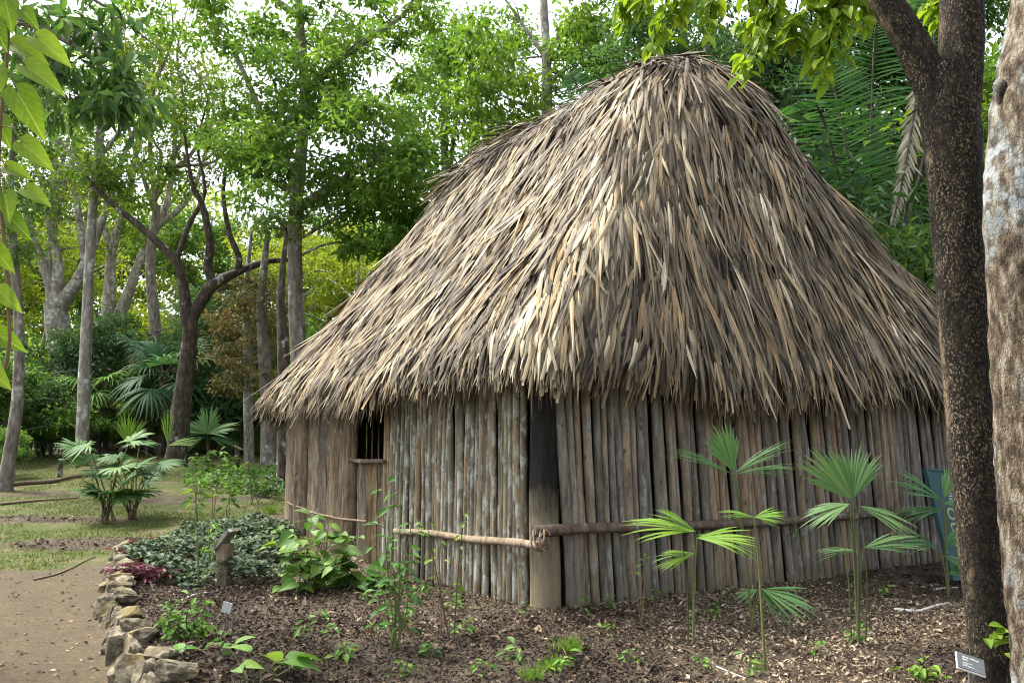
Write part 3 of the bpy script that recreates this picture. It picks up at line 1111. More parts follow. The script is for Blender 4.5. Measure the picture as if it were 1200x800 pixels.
# untidy knot of vine at the corner
for k in range(8):
    m = MB()
    c0 = (PL[3] + PR[2]) / 2 - np.array([*(dL + dR) * .085, 0])
    ph = rng.uniform(0, 6.28)
    ax1 = unit(rng.normal(0, 1, 3)); ax2 = unit(np.cross(ax1, rng.normal(0, 1, 3)))
    rr_ = rng.uniform(.045, .08)
    Pk = [c0 + ax1 * rr_ * math.cos(q) * 1.2 + ax2 * rr_ * math.sin(q) + np.array([0, 0, .01 * math.sin(3 * q)]) for q in np.linspace(ph, ph + 5.0, 20)]
    tube(m, Pk, .007, 5)
    m.build('vine_knot', G['rope'], hut)
# lower rope across the boards of the left wall
m = MB()
ta, tb = t_at(wl, 345), t_at(wl, 440)
za = at(345, 588, wl(ta)[1])[2]; zb = at(440, 610, wl(tb)[1])[2]
tube(m, [[*wl(ta + (tb - ta) * k, .09 + .01 * math.sin(k * 20)), za + (zb - za) * k - .05 * math.sin(k * 3.1)] for k in np.linspace(0, 1, 18)], .012, 6, .1)
m.build('binding', G['rope'], hut)
# eave pole under the thatch
m = MB()
tube(m, [[*wl(k, .06), 2.12 + .01 * math.sin(k * 3)] for k in np.linspace(-.1, LEN_L, 20)], .035, 8, .05)
m.build('eave_beam', G['tie_dark'], hut)
m = MB()
tube(m, [[*wr(k, .07), 2.14 + .01 * math.sin(k * 3)] for k in np.linspace(-.1, LEN_R, 20)], .035, 8, .05)
m.build('eave_beam', G['tie_dark'], hut)
# the two walls on the far side
m = MB()
def rear(fn, length, gaps):
    t = 0.0
    while t < length:
        r = rng.uniform(.035, .055)
        if not any(abs(t + r - g) < .05 for g in gaps):
            p2 = fn(t + r)
            tube(m, [[*p2, -.1], [*p2, 1.0], [*p2, 2.1]], r, 7, .05)
        t += 2 * r + rng.uniform(-.004, .012)
rear(lambda t: CORNER + dL * LEN_L + dR * t, LEN_R, [])
rear(lambda t: CORNER + dR * LEN_R + dL * t, LEN_L, [])
m.build('rear_wall', G['pole_right'], hut)

# ------------------------------------------------------------------ trees
def rot_about(v, k, a):
    v = np.asarray(v); k = np.asarray(k)
    return v * math.cos(a) + np.cross(k, v) * math.sin(a) + k * (k @ v) * (1 - math.cos(a))


class Tree:
    def __init__(self, name, label, base, bark, leaf, cat='tree', group=None):
        self.root = thing(name, base, label, cat, group)
        self.w, self.l, self.att = MB(), MB(), []
        self.bark, self.leaf = bark, leaf

    def limb(self, pts, rad, sides=10, rough=.04, n=5, attach=True):
        P_, r_ = smooth_path(pts, rad, n)
        tube(self.w, P_, r_, sides, rough)
        if attach: self.att.append(np.column_stack([P_, r_]))

    def pxlimb(self, pp, **kw):
        """pp: (u, v, Y, width_px)"""
        pts = [at(u, v, Y) for u, v, Y, w_ in pp]
        rad = [w_ * Y / F_PX / 2 for u, v, Y, w_ in pp]
        self.limb(pts, rad, **kw)

    def crown(self, ell, clumps, per, leaf, rad, tmpl=T_LO, flat=.45, aspect=.45, twigs=True, droop=.25, shell=.6):
        """ell: list of (centre xyz, radii xyz, weight)"""
        wts = np.array([e[2] for e in ell], float); wts /= wts.sum()
        att = np.concatenate(self.att) if self.att else None
        for ci in rng.choice(len(ell), clumps, p=wts):
            c, r_, _ = ell[ci]
            d = unit(rng.normal(0, 1, 3)) * (rng.random() ** (1 / 3 * shell + .1))
            q = np.asarray(c) + d * np.asarray(r_)
            if twigs and att is not None:
                dd = np.linalg.norm(att[:, :3] - q, axis=1) + np.maximum(att[:, 2] - q[2], 0) * 1.5
                k = int(np.argmin(dd)); a_ = att[k]
                if dd[k] > .15:
                    mid = (a_[:3] + q) / 2 + rng.normal(0, .08 * dd[k], 3) + np.array([0, 0, .06 * dd[k]])
                    r0 = min(a_[3] * .55, .012 * dd[k] + .008)
                    P_, rr = smooth_path([a_[:3], mid, q], [r0, r0 * .6, r0 * .25], 3)
                    tube(self.w, P_, rr, 5, cap=False)
                    if rng.random() < .35: att = np.vstack([att, np.column_stack([P_[2:], rr[2:]])])
            n = int(per * rng.uniform(.5, 1.5))
            cr = rad * rng.uniform(.6, 1.35)
            off = rng.normal(0, 1, (n, 3)); off = unit(off) * (rng.random(n) ** .5)[:, None]
            tiltv = rng.normal(0, .25, 2)
            O = q + off * np.array([cr, cr, cr * flat]) + np.outer(off[:, 0] * tiltv[0] + off[:, 1] * tiltv[1], [0, 0, cr])
            D = unit(off * np.array([1, 1, .4]) + rng.normal(0, .5, (n, 3)) + np.array([0, 0, -droop]))
            N = unit(np.array([0, 0, 1.0]) + rng.normal(0, .55, (n, 3)))
            L = leaf * rng.uniform(.6, 1.25, n)
            base = rng.random()
            scatter(self.l, tmpl, O, D, N, L, L * aspect * rng.uniform(.8, 1.2, n), np.clip(base * .5 + rng.random(n) * .5, 0, 1))

    def pxcrown(self, ell, clumps, per, leaf_px, rad_px, **kw):
        E, ys = [], []
        for (u, v, ru, rv, Y, ry) in ell:
            E.append((at(u, v, Y), (ru * Y / F_PX, ry, rv * Y / F_PX), ru * rv)); ys.append(Y)
        Ym = float(np.mean(ys))
        self.crown(E, clumps, per, leaf_px * Ym / F_PX, rad_px * Ym / F_PX, **kw)

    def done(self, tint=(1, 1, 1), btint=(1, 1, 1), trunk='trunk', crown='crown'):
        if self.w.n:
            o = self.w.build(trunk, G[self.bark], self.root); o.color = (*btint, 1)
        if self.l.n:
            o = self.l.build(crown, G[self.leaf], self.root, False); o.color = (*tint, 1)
        return self.root


def gbase(u, v):
    p = ground(u, v)
    return p, p[1]


# forked dark tree on the lawn
b, Yd = gbase(208, 545)
T = Tree('forked_tree', 'dark-barked tree on the lawn forking low into bare crooked limbs', b, 'bark_dark', 'leaf_mid')
T.pxlimb([(203, 556, Yd, 32.0), (207, 530, Yd, 24.0), (213, 470, Yd, 20.8), (222, 400, Yd, 16.8), (222, 365, Yd, 17.6)], sides=14)
T.pxlimb([(220, 380, Yd, 16.0), (214, 330, Yd - .2, 11.2), (205, 305, Yd - .3, 10.4), (172, 272, Yd - .4, 8.8), (128, 236, Yd - .5, 5.6), (100, 205, Yd - .6, 2.4)])
T.pxlimb([(206, 306, Yd - .3, 7.2), (222, 262, Yd, 6.4), (240, 225, Yd + .3, 4.8), (232, 170, Yd + .5, 3.2), (245, 110, Yd + .6, 1.6)])
T.pxlimb([(222, 375, Yd, 16.0), (240, 345, Yd, 15.2), (252, 332, Yd, 14.4), (280, 318, Yd + .3, 8.8), (310, 307, Yd + .6, 7.2), (338, 304, Yd + .9, 5.6)])
T.pxlimb([(250, 336, Yd, 11.2), (244, 310, Yd, 10.4), (246, 285, Yd - .2, 9.6), (237, 240, Yd - .2, 8.0), (225, 215, Yd - .3, 5.6), (215, 150, Yd - .3, 2.4)])
T.pxlimb([(276, 322, Yd + .3, 8.8), (280, 302, Yd + .3, 8.0), (268, 270, Yd + .4, 6.4), (262, 215, Yd + .5, 4.8), (276, 150, Yd + .7, 2.4)])
T.pxcrown([(235, 130, 55, 45, Yd, 1.5), (150, 190, 55, 35, Yd, 1.2), (290, 160, 40, 40, Yd + .5, 1.2)], 46, 40, 9, 22)
T.done((1.15, 1.1, .9))

# tall broad tree behind the hut's left end
T = Tree('broad_tree', 'tall tree with the big dense dark-green crown rising behind the low end of the roof', on_ground(*at(348, 500, 18)[:2]), 'bark_grey', 'leaf_mid')
yb = float(H(*at(348, 500, 18)[:2]))
T.limb([np.array([*at(352, 500, 18)[:2], yb - .2]), at(350, 430, 18), at(346, 340, 18), at(346, 250, 18), at(352, 190, 18), at(357, 100, 18.2), at(350, 0, 18.5), at(352, -90, 18.5)], [.20, .175, .155, .14, .13, .105, .08, .04], sides=14)
T.pxlimb([(348, 245, 18, 14), (395, 215, 17.5, 10), (440, 190, 17.2, 7), (490, 185, 17, 3)])
T.pxlimb([(356, 130, 18, 12), (318, 150, 18.5, 9), (290, 95, 18.6, 7), (272, 55, 18.7, 4)])
T.pxlimb([(355, 110, 18, 12), (410, 60, 18, 8), (470, 20, 18, 5), (500, -30, 18, 3)])
T.pxlimb([(348, 225, 18, 10), (300, 205, 18.5, 6), (262, 195, 18.8, 3)])
T.pxlimb([(350, 20, 18.5, 10), (300, -10, 18.5, 7), (220, -10, 18.5, 5), (150, -30, 18.5, 3)])
T.pxcrown([(400, 175, 105, 62, 17.5, 2.2), (290, 195, 55, 35, 18.2, 1.6), (430, 95, 95, 55, 18, 2.2), (330, 110, 55, 45, 18, 1.8), (480, 215, 55, 55, 17, 1.5),
            (290, 25, 95, 34, 18.5, 2), (430, 10, 110, 40, 18.5, 2.2), (360, 240, 90, 26, 17.5, 1.6), (450, 280, 45, 45, 17.6, 1.5), (205, 10, 60, 24, 18.5, 1.5)], 300, 80, 9.5, 25)
T.done((1.75, 1.7, 1.2))

# pale slender trees on the left lawn
b, Yd = gbase(94, 545)
T = Tree('slender_tree', 'straight thin pale-grey trunk standing alone on the lawn by the short green-tipped post', b, 'bark_pale', 'leaf_lime')
T.pxlimb([(92, 552, Yd, 19), (96, 520, Yd, 15), (99, 440, Yd, 14), (103, 350, Yd, 12), (107, 270, Yd, 11), (111, 215, Yd, 9), (118, 120, Yd, 6), (112, 40, Yd, 4)], sides=12)
T.pxlimb([(110, 220, Yd, 6), (75, 170, Yd, 4), (40, 150, Yd, 2)])
T.pxlimb([(113, 190, Yd, 6), (150, 140, Yd, 4), (175, 90, Yd, 2)])
T.pxcrown([(60, 205, 60, 35, Yd, 1.2), (110, 120, 70, 50, Yd, 1.5), (140, 215, 40, 25, Yd, 1.0)], 70, 45, 8, 22)
T.done((.75, .9, .8))
b, Yd = gbase(6, 575)
T = Tree('slender_tree', 'thin curved grey trunk at the edge of the lawn behind the heart-leaved vine', b, 'bark_grey', 'leaf_mid')
T.pxlimb([(4, 580, Yd, 20), (10, 540, Yd, 15), (20, 470, Yd, 13), (22, 390, Yd, 11), (17, 310, Yd, 10), (12, 220, Yd, 8), (20, 120, Yd, 5)], sides=12)
T.pxcrown([(20, 260, 45, 60, Yd, 1.0), (30, 130, 50, 60, Yd, 1.0)], 60, 45, 8, 22)
T.done()

# big pale many-stemmed trees
b = on_ground(*at(85, 500, 25)[:2])
T = Tree('branching_tree', 'thick leaning trunk splitting into several chalky pale stems at the lawn edge', b, 'bark_pale', 'leaf_lime')
Yd = 25
T.limb([b - [0, 0, .2], at(82, 470, Yd), at(70, 400, Yd), at(64, 355, Yd)], [.42, .36, .33, .30], sides=14)
T.pxlimb([(66, 375, Yd, 20), (58, 330, Yd, 12), (40, 280, Yd, 9), (20, 215, Yd, 6)])
T.pxlimb([(66, 365, Yd, 20), (68, 310, Yd, 12), (58, 250, Yd, 9), (66, 170, Yd, 6), (55, 80, Yd, 3)])
T.pxlimb([(66, 365, Yd, 22), (90, 330, Yd, 14), (108, 290, Yd, 11), (128, 235, Yd, 8), (150, 170, Yd, 5), (178, 110, Yd, 3)])
T.pxlimb([(100, 305, Yd, 10), (92, 250, Yd, 8), (85, 190, Yd, 6), (98, 100, Yd, 3)])
T.pxcrown([(60, 130, 90, 70, Yd, 2.5), (160, 150, 60, 60, Yd, 2.0), (30, 260, 50, 40, Yd, 1.6), (110, 220, 50, 40, Yd, 1.6)], 90, 50, 7, 20)
T.done((.8, .9, .9), (.85, .83, .78))
b = on_ground(*at(128, 500, 30)[:2])
T = Tree('branching_tree', 'pale bare-stemmed tree spreading in a fan behind the straight thin trunk', b, 'bark_pale', 'leaf_lime')
Yd = 30
T.limb([b - [0, 0, .2], at(120, 440, Yd), at(128, 390, Yd)], [.4, .34, .30], sides=12)
T.pxlimb([(125, 410, Yd, 20), (128, 350, Yd, 15), (132, 290, Yd, 11), (150, 235, Yd, 9), (165, 150, Yd, 6), (190, 70, Yd, 3)])
T.pxlimb([(128, 395, Yd, 17), (150, 345, Yd, 13), (166, 300, Yd, 10), (195, 240, Yd, 8), (205, 160, Yd, 5), (200, 70, Yd, 3)])
T.pxlimb([(134, 300, Yd, 9), (115, 240, Yd, 7), (120, 160, Yd, 5), (135, 60, Yd, 3)])
T.pxlimb([(180, 270, Yd, 8), (225, 225, Yd, 6), (250, 130, Yd, 4), (235, 60, Yd, 3)])
T.pxcrown([(170, 100, 90, 60, Yd, 3), (230, 130, 60, 70, Yd, 3), (130, 200, 60, 40, Yd, 2)], 85, 46, 6, 18)
T.done((.95, 1, .9), (1.2, 1.15, 1.1))

for lb, ut, Yd, ell, limbs in [
    ('airy tree of fine lime leaves filling the gap above the crooked limbs', 178, 26, [(190, 90, 70, 70), (215, 180, 55, 55), (150, 40, 60, 40), (255, 110, 40, 60)], [(150, 60), (230, 90), (200, 20), (250, 160), (170, 140), (215, 40)]),
    ('airy tree with thin bare twigs behind the chalky stems', 60, 29, [(60, 190, 60, 70), (25, 120, 50, 60), (100, 90, 50, 60), (130, 260, 50, 40)], [(20, 140), (90, 110), (60, 60), (110, 190), (40, 220), (130, 60)])]:
    b = on_ground(*at(ut, 500, Yd)[:2])
    T = Tree('airy_tree', lb, b, 'bark_grey', 'leaf_lime')
    T.limb([b - [0, 0, .2], at(ut + 4, 400, Yd), at(ut - 2, 310, Yd), at(ut + 6, 240, Yd)], [.2, .17, .14, .11])
    for (u2, v2) in limbs:
        T.pxlimb([(ut + 4, 260 - rng.uniform(0, 50), Yd, 6), ((ut + u2) / 2 + rng.normal(0, 12), (230 + v2) / 2 + rng.normal(0, 12), Yd, 4.5), (u2 + rng.normal(0, 8), v2 + 25, Yd, 3), (u2 + rng.normal(0, 14), v2 - 40, Yd, 1.2)], sides=6)
    T.pxcrown([(*e, Yd, 2.0) for e in ell], 150, 42, 6.5, 20)
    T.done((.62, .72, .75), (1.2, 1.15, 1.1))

# thin trunks close to the hut's far corner
for k, (uu, wd, tx, bk, lb) in enumerate([(293, 11, 290, 'bark_pale', 'thin pale trunk just left of the roof tip'), (316, 17, 309, 'bark_grey', 'thicker brown trunk showing under the roof tip'),
                                         (334, 14, 331, 'bark_dark', 'dark trunk squeezed beside the far corner of the hut')]):
    Yd = [21, 20, 16][k]
    b = on_ground(*at(uu, 520, Yd)[:2])
    T = Tree('slender_tree', lb, b, bk, 'leaf_dry' if k < 2 else 'leaf_mid')
    r0 = wd * Yd / F_PX / 2
    T.limb([b - [0, 0, .15], at(uu - 2, 480, Yd), at(tx, 400, Yd), at(tx - 2, 345, Yd), at(tx + 5, 270, Yd)], [r0 * 1.15, r0, r0 * .85, r0 * .7, r0 * .3], sides=10)
    if k < 2: T.pxcrown([(285 + 22 * k, 370, 36, 52, Yd, 1.2), (265 + 30 * k, 430, 24, 30, Yd, 1.0)], 46, 60, 6, 15)
    else: T.pxcrown([(332, 250, 30, 40, Yd, 1.0)], 14, 40, 7, 18)
    T.done((1.1, 1, 1))

# pale trunk behind the ridge
b = on_ground(*at(640, 480, 23)[:2])
T = Tree('slender_tree', 'pale straight trunk rising behind the middle of the roof into light leaves', b, 'bark_pale', 'leaf_lime')
T.limb([b, at(639, 300, 23), at(641, 130, 23), at(640, 60, 23), at(637, 0, 23), at(636, -80, 23)], [.2, .17, .14, .125, .11, .08], sides=12)
T.pxlimb([(640, 60, 23, 6), (668, 30, 23, 5), (710, 0, 23, 3)])
T.pxlimb([(638, 66, 23, 6), (610, 25, 23, 4), (585, -10, 23, 3)])
T.pxcrown([(580, 60, 45, 50, 23, 2), (690, 70, 50, 55, 23, 2), (600, 130, 60, 45, 23, 2), (690, 20, 60, 40, 23, 2), (560, 150, 40, 50, 23, 2)], 120, 44, 11, 24, aspect=.42, droop=.6)
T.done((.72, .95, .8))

# foreground forked trunk, right
b, Yf = on_ground(2.53, 4.72), 4.72
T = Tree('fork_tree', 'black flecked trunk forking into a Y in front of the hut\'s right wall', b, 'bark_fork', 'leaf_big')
T.limb([at(1172, 830, Yf), at(1166, 790, Yf), at(1150, 640, Yf), at(1137, 500, Yf), at(1126, 330, Yf), at(1118, 200, Yf), at(1112, 130, Yf), at(1106, 80, Yf)],
       [.115, .108, .112, .116, .125, .140, .150, .13], sides=22, rough=.025, n=8)
T.limb([at(1108, 150, Yf), at(1092, 100, Yf), at(1068, 50, Yf), at(1038, 0, Yf), at(1005, -70, Yf)], [.11, .10, .092, .085, .08], sides=18, rough=.025, n=6)
T.limb([at(1118, 170, Yf), at(1124, 90, Yf), at(1127, 30, Yf), at(1126, -30, Yf), at(1124, -100, Yf)], [.12, .118, .115, .112, .105], sides=18, rough=.025, n=6)
# limb and twigs above the frame that carry the hanging leaves
T.limb([at(1005, -70, Yf), at(940, -70, 5.0), at(860, -50, 5.3), at(790, -40, 5.6), at(735, -20, 5.8)], [.07, .045, .03, .018, .008], sides=8)
for (u0, v0, u1, v1, yy) in [(960, -60, 985, 60, 4.9), (930, -60, 955, 70, 5.0), (900, -55, 900, 60, 5.1), (865, -50, 880, 70, 5.2), (830, -45, 828, 40, 5.4), (800, -40, 785, 25, 5.5), (760, -30, 745, 15, 5.7), (1000, -60, 1012, 30, 4.9), (920, -50, 865, 85, 5.1), (985, -60, 930, 40, 5.0), (1122, -60, 1100, 25, 5.2), (1122, -60, 1088, 10, 5.2), (850, -40, 905, 20, 5.3), (780, -40, 768, 55, 5.5), (735, -20, 722, 30, 5.8), (940, -60, 918, 60, 5.05), (975, -60, 965, 95, 4.95), (900, -50, 880, 92, 5.1), (1000, -60, 990, 20, 4.9)]:
    pts = [at(u0, v0, yy), at((u0 + u1) / 2 + 6, (v0 + v1) / 2, yy), at(u1, v1, yy)]
    T.limb(pts, [.008, .005, .002], sides=5, attach=False)
    P_, _ = smooth_path(pts, [1, 1, 1], 7)
    n = 40
    k = rng.integers(3, len(P_), n)
    O = P_[k] + rng.normal(0, .03, (n, 3))
    ang = rng.uniform(0, 6.28, n)
    D = np.stack([np.cos(ang), np.sin(ang), rng.uniform(-1.6, -.1, n)], -1)
    N = unit(np.array([0, -.35, 1.0]) + rng.normal(0, .35, (n, 3)))
    L = rng.uniform(.065, .145, n)
    scatter(T.l, T_OVAL, O, D, N, L, L * .46)
# sprig on the trunk and a few shoots at its foot
for (u, v, n) in [(1066, 132, 9), (1040, 155, 6)]:
    c = at(u, v, Yf + .1)
    O = c + rng.normal(0, .05, (n, 3)); ang = rng.uniform(0, 6.28, n)
    scatter(T.l, T_OVAL, O, np.stack([np.cos(ang), np.sin(ang), rng.uniform(-.6, .3, n)], -1), np.array([0, -.3, 1.0]), rng.uniform(.05, .08, n), .04)
T.limb([at(1090, 120, Yf), at(1066, 134, Yf + .1), at(1028, 160, Yf + .1)], [.006, .004, .002], sides=5, attach=False)
for (u, v) in [(1165, 735), (1160, 748), (1180, 755)]:
    c = at(u, v, Yf - .16)
    n = 4; ang = rng.uniform(0, 6.28, n)
    scatter(T.l, T_OVAL, c + rng.normal(0, .015, (n, 3)), np.stack([np.cos(ang), -np.abs(np.sin(ang)), rng.uniform(-.4, .5, n)], -1), np.array([0, -.5, 1.0]), .07, .045)
T.done((1.5, 1.4, .9), (1, 1, 1))

b = on_ground(2.46, 4.16)
T = Tree('lichened_tree', 'trunk spotted with white lichen at the right edge of the picture', b, 'bark_lichen', 'leaf_mid')
Yl = 4.25
T.limb([at(1241, 860, Yl), at(1233, 780, Yl), at(1222, 640, Yl), at(1215, 500, Yl), at(1210, 350, Yl), at(1209, 230, Yl), at(1216, 110, Yl), at(1233, 0, Yl), at(1249, -90, Yl)],
       [.17, .165, .170, .178, .190, .205, .19, .175, .17], sides=30, rough=.04, n=10)
T.limb([at(1175, 120, Yl), at(1172, 100, Yl - .02), at(1172, 96, Yl)], [.03, .035, .01], sides=8, attach=False)
T.done()

# trees behind the hut on the right
spec = [
    ('rounded leafy tree just behind the top of the roof', 800, 13.5 + 6, [(800, 40, 90, 50), (740, 60, 60, 50), (860, 70, 70, 50)], 'leaf_mid', (.9, 1.0, 1.3), 130, 60, 9),
    ('dark leafy tree behind the right slope of the roof', 940, 17, [(930, 130, 60, 80), (960, 220, 60, 70), (900, 80, 60, 50), (1000, 300, 60, 50)], 'leaf_dark', (1.15, 1.2, 1.0), 190, 80, 10),
    ('glossy tree filling the space between roof and forked trunk', 1075, 18, [(1070, 260, 60, 70), (1060, 120, 70, 90), (1100, 30, 90, 60), (990, 60, 60, 60)], 'leaf_mid', (.8, .95, .9), 210, 80, 10),
    ('tree with a bright crown showing between the two right-hand trunks', 1160, 16, [(1165, 160, 60, 130), (1185, 330, 50, 90), (1150, 420, 60, 60)], 'leaf_lime', (.55, .8, .7), 130, 70, 10),
    ('light green tree far behind the hanging ridge leaves', 520, 27, [(520, 120, 60, 80), (560, 60, 60, 60), (610, 170, 60, 40), (480, 260, 50, 50)], 'leaf_lime', (.6, .85, .8), 170, 60, 8),
]
for lb, u, Yd, ell, lf, ti, ncl, per, lp in spec:
    b = on_ground(*at(u, 500, Yd)[:2])
    T = Tree('forest_tree', lb, b, 'bark_grey', lf)
    c0 = at(ell[0][0], ell[0][1], Yd)
    T.limb([b - [0, 0, .2], b * .6 + c0 * .4 + [.2, 0, 0], c0, at(ell[0][0] + 10, ell[0][1] - 90, Yd)], [.2, .16, .11, .04])
    for e in ell[1:]:
        T.limb([b * .4 + c0 * .6, (c0 + at(e[0], e[1], Yd)) / 2, at(e[0], e[1], Yd)], [.09, .06, .03])
    T.pxcrown([(e[0], e[1], e[2], e[3], Yd, 1.8) for e in ell], ncl, per, lp, 24, flat=.6)
    T.done(ti)

# understorey and far trees: one mould per kind, copied with own labels
def mould(leaf, n_cl, per, leaf_len, rad, height, crown_w, bark, zlo=.55):
    w_, l_ = MB(), MB()
    holder = Tree.__new__(Tree)
    holder.w, holder.l, holder.att = w_, l_, []
    bend = rng.normal(0, .3, 2)
    holder.limb([np.array([0, 0, -.3]), np.array([bend[0] * .5, bend[1] * .5, height * .35]), np.array([bend[0], bend[1], height * .65]), np.array([bend[0] * .6, bend[1], height * .95])],
                [.018 * height + .03, .014 * height + .02, .01 * height + .01, .02], sides=9)
    for k in range(5):
        a = k * 1.257 + rng.uniform(-.3, .3); z = height * rng.uniform(.4, .65)
        holder.limb([np.array([bend[0] * .8, bend[1] * .8, z]), np.array([math.cos(a) * crown_w * .4, math.sin(a) * crown_w * .4, z + height * .12]), np.array([math.cos(a) * crown_w * .75, math.sin(a) * crown_w * .75, z + height * rng.uniform(.1, .25)])],
                    [.007 * height + .01, .005 * height, .01], sides=6)
    ell = []
    for k in range(7):
        a = rng.uniform(0, 6.28); q = crown_w * rng.uniform(.2, .75)
        ell.append(((math.cos(a) * q, math.sin(a) * q, height * rng.uniform(zlo, .9)), (crown_w * .45, crown_w * .45, height * .16), 1))
    holder.crown(ell, n_cl, per, leaf_len, rad)
    wm = w_.build('trunk', G[bark]); lm = l_.build('crown', G[leaf], None, False)
    for o in (wm, lm): COL.objects.unlink(o)
    return wm, lm


def place(mould_, name, label, x, y, sc, rot, tint, group, btint=(1, 1, 1), cat='tree', sz=1.0):
    r_ = thing(name, on_ground(x, y), label, cat, group)
    r_.scale = (sc, sc, sc * sz); r_.rotation_euler = (0, 0, rot)
    for src, col in zip(mould_, (btint, tint)):
        c = src.copy(); COL.objects.link(c); c.parent = r_; c.matrix_parent_inverse = Matrix.Identity(4); c.location = (0, 0, 0); c.color = (*col, 1)
    return r_


M1 = mould('leaf_lime', 150, 70, .19, .55, 9, 3.6, 'bark_pale')
M2 = mould('leaf_mid', 170, 70, .19, .6, 9, 3.8, 'bark_grey')
M3 = mould('leaf_dark', 170, 70, .18, .55, 8, 3.6, 'bark_grey')
LK = ['yellow-green tree', 'mid-green tree', 'deep-green tree']
far = [(-16.5, 33, 0, 1.0), (-12.0, 36, 1, 1.05), (-8.6, 34, 0, .95), (-5.4, 31, 0, .9), (-20, 40, 1, 1.2), (-3.2, 38, 0, 1.15), (-15, 44, 0, 1.3), (-9.5, 46, 1, 1.35), (-24, 36, 2, 1.2), (-27, 46, 1, 1.4),
       (1.5, 34, 1, 1.3), (5, 30, 2, 1.3), (8.5, 27, 1, 1.35), (12, 25, 2, 1.3), (14.5, 30, 1, 1.5), (10, 36, 0, 1.5), (17.5, 26, 2, 1.3), (4.5, 40, 0, 1.5), (-1, 48, 1, 1.4), (20, 36, 1, 1.6)]
wherefar = ['beyond the far end of the lawn at its left', 'behind the fan of chalky stems', 'behind the low crooked fork', 'just right of the low crooked fork', 'deep in the woods past the vine leaves', 'past the thin trunks by the roof tip',
            'far off between the chalky stems', 'far off through the crooked limbs', 'at the shaded edge of the woods, farthest left', 'in the distance behind the edge of the woods',
            'behind the low left slope of the roof', 'behind the middle of the ridge', 'behind the ridge top', 'behind the upper right slope of the roof', 'behind the feathery palm', 'far behind the ridge top', 'behind the twin trunks at right',
            'far behind the middle of the ridge', 'far behind the broad dark crown', 'in the distance behind the twin trunks at right']
for (x, y, k, sc), wh in zip(far, wherefar):
    j = rng.uniform(.85, 1.15)
    place((M1, M2, M3)[k], 'forest_tree', f'{LK[k]} {wh}', x, y, sc, rng.uniform(0, 6.28), (j * 1.25, j * 1.25 * rng.uniform(.95, 1.05), j), 'trees of the surrounding woods', (1.1, 1.1, 1.1))

# understorey shrubs
B1 = mould('leaf_lime', 90, 70, .13, .38, 2.6, 1.5, 'bark_grey', .18)
B2 = mould('leaf_mid', 90, 75, .13, .38, 2.4, 1.6, 'bark_grey', .18)
B3 = mould('leaf_dark', 95, 80, .12, .38, 2.4, 1.6, 'bark_grey', .18)
BK = ['yellow-green shrub', 'green shrub', 'dark shrub']
shr = [(30, 470, 22, 2, 1.2), (60, 455, 26, 0, 1.5), (140, 470, 25, 2, 1.4), (165, 420, 27, 0, 1.7), (180, 490, 24, 2, 1.0), (240, 440, 26, 2, 1.6), (265, 470, 23, 2, 1.2), (290, 500, 25, 0, .9),
       (120, 500, 27, 2, 1.1), (330, 520, 24, 0, 1.1), (320, 470, 28, 1, 1.6), (215, 400, 30, 0, 1.9), (5, 500, 20, 1, 1.0), (350, 440, 30, 1, 1.8), (40, 505, 30, 0, 1.0), (90, 430, 30, 1, 1.7), (255, 350, 33, 0, 2.2), (160, 350, 35, 0, 2.3), (300, 330, 36, 0, 2.4),
       (28, 520, 21, 2, .7), (60, 520, 22, 1, .75), (120, 520, 23, 0, .7), (150, 520, 24, 2, .75), (172, 520, 22, 1, .6), (228, 520, 23, 0, .6), (265, 520, 24, 2, .7), (300, 520, 25, 0, .7), (10, 520, 17.5, 1, .4)]
whs = ['behind the curved grey trunk', 'behind the thick leaning trunk', 'between the straight thin trunk and the forked tree', 'high behind the drooping fan palm', 'low under the drooping fan palm', 'right behind the forked tree', 'among the thin trunks left of the roof tip', 'low and sunlit left of the roof tip',
       'at the foot of the straight thin trunk', 'in the gap under the roof tip', 'behind the two thin trunks by the roof tip', 'tall behind the forked trunk', 'at the left edge beside the vine', 'tall behind the roof tip', 'small and bright across the lawn at left', 'tall behind the straight thin trunk',
       'under the long crooked limb', 'left of the crooked fork', 'beneath the tip of the long crooked limb',
       'low on the lawn edge right of the curved grey trunk', 'low at the foot of the thick leaning trunk', 'low and bright right of the straight thin trunk', 'low between the palm clumps and the woods', 'low and left of the forked trunk', 'low and bright right of the forked trunk', 'low beside the lone pale palm', 'low and bright by the thin trunks', 'low beside the curved grey trunk at the left edge']
for (u, v, Yd, k, sc), wh in zip(shr, whs):
    p = at(u, v, Yd)
    j = rng.uniform(1.1, 1.6)
    place((B1, B2, B3)[k], 'shrub', f'{BK[k]} {wh}', p[0], p[1], sc, rng.uniform(0, 6.28), (j, j, j * .9), 'understorey shrubs', cat='shrub', sz=1.05)
for (x, y, k, sc, wh) in [(5.9, 14.0, 1, 1.7, 'glossy green behind the lower right roof slope'), (7.4, 13.0, 2, 1.5, 'dark green behind the forked trunk'), (8.2, 11, 1, 1.3, 'leafy green behind the lichened trunk'), (4.4, 15.5, 2, 2.1, 'dense dark green under the feathery palm')]:
    place((B1, B2, B3)[k], 'shrub', f'shrub, {wh}', x, y, sc, rng.uniform(0, 6.28), (1, 1, .95), 'understorey shrubs', cat='shrub', sz=1.15)

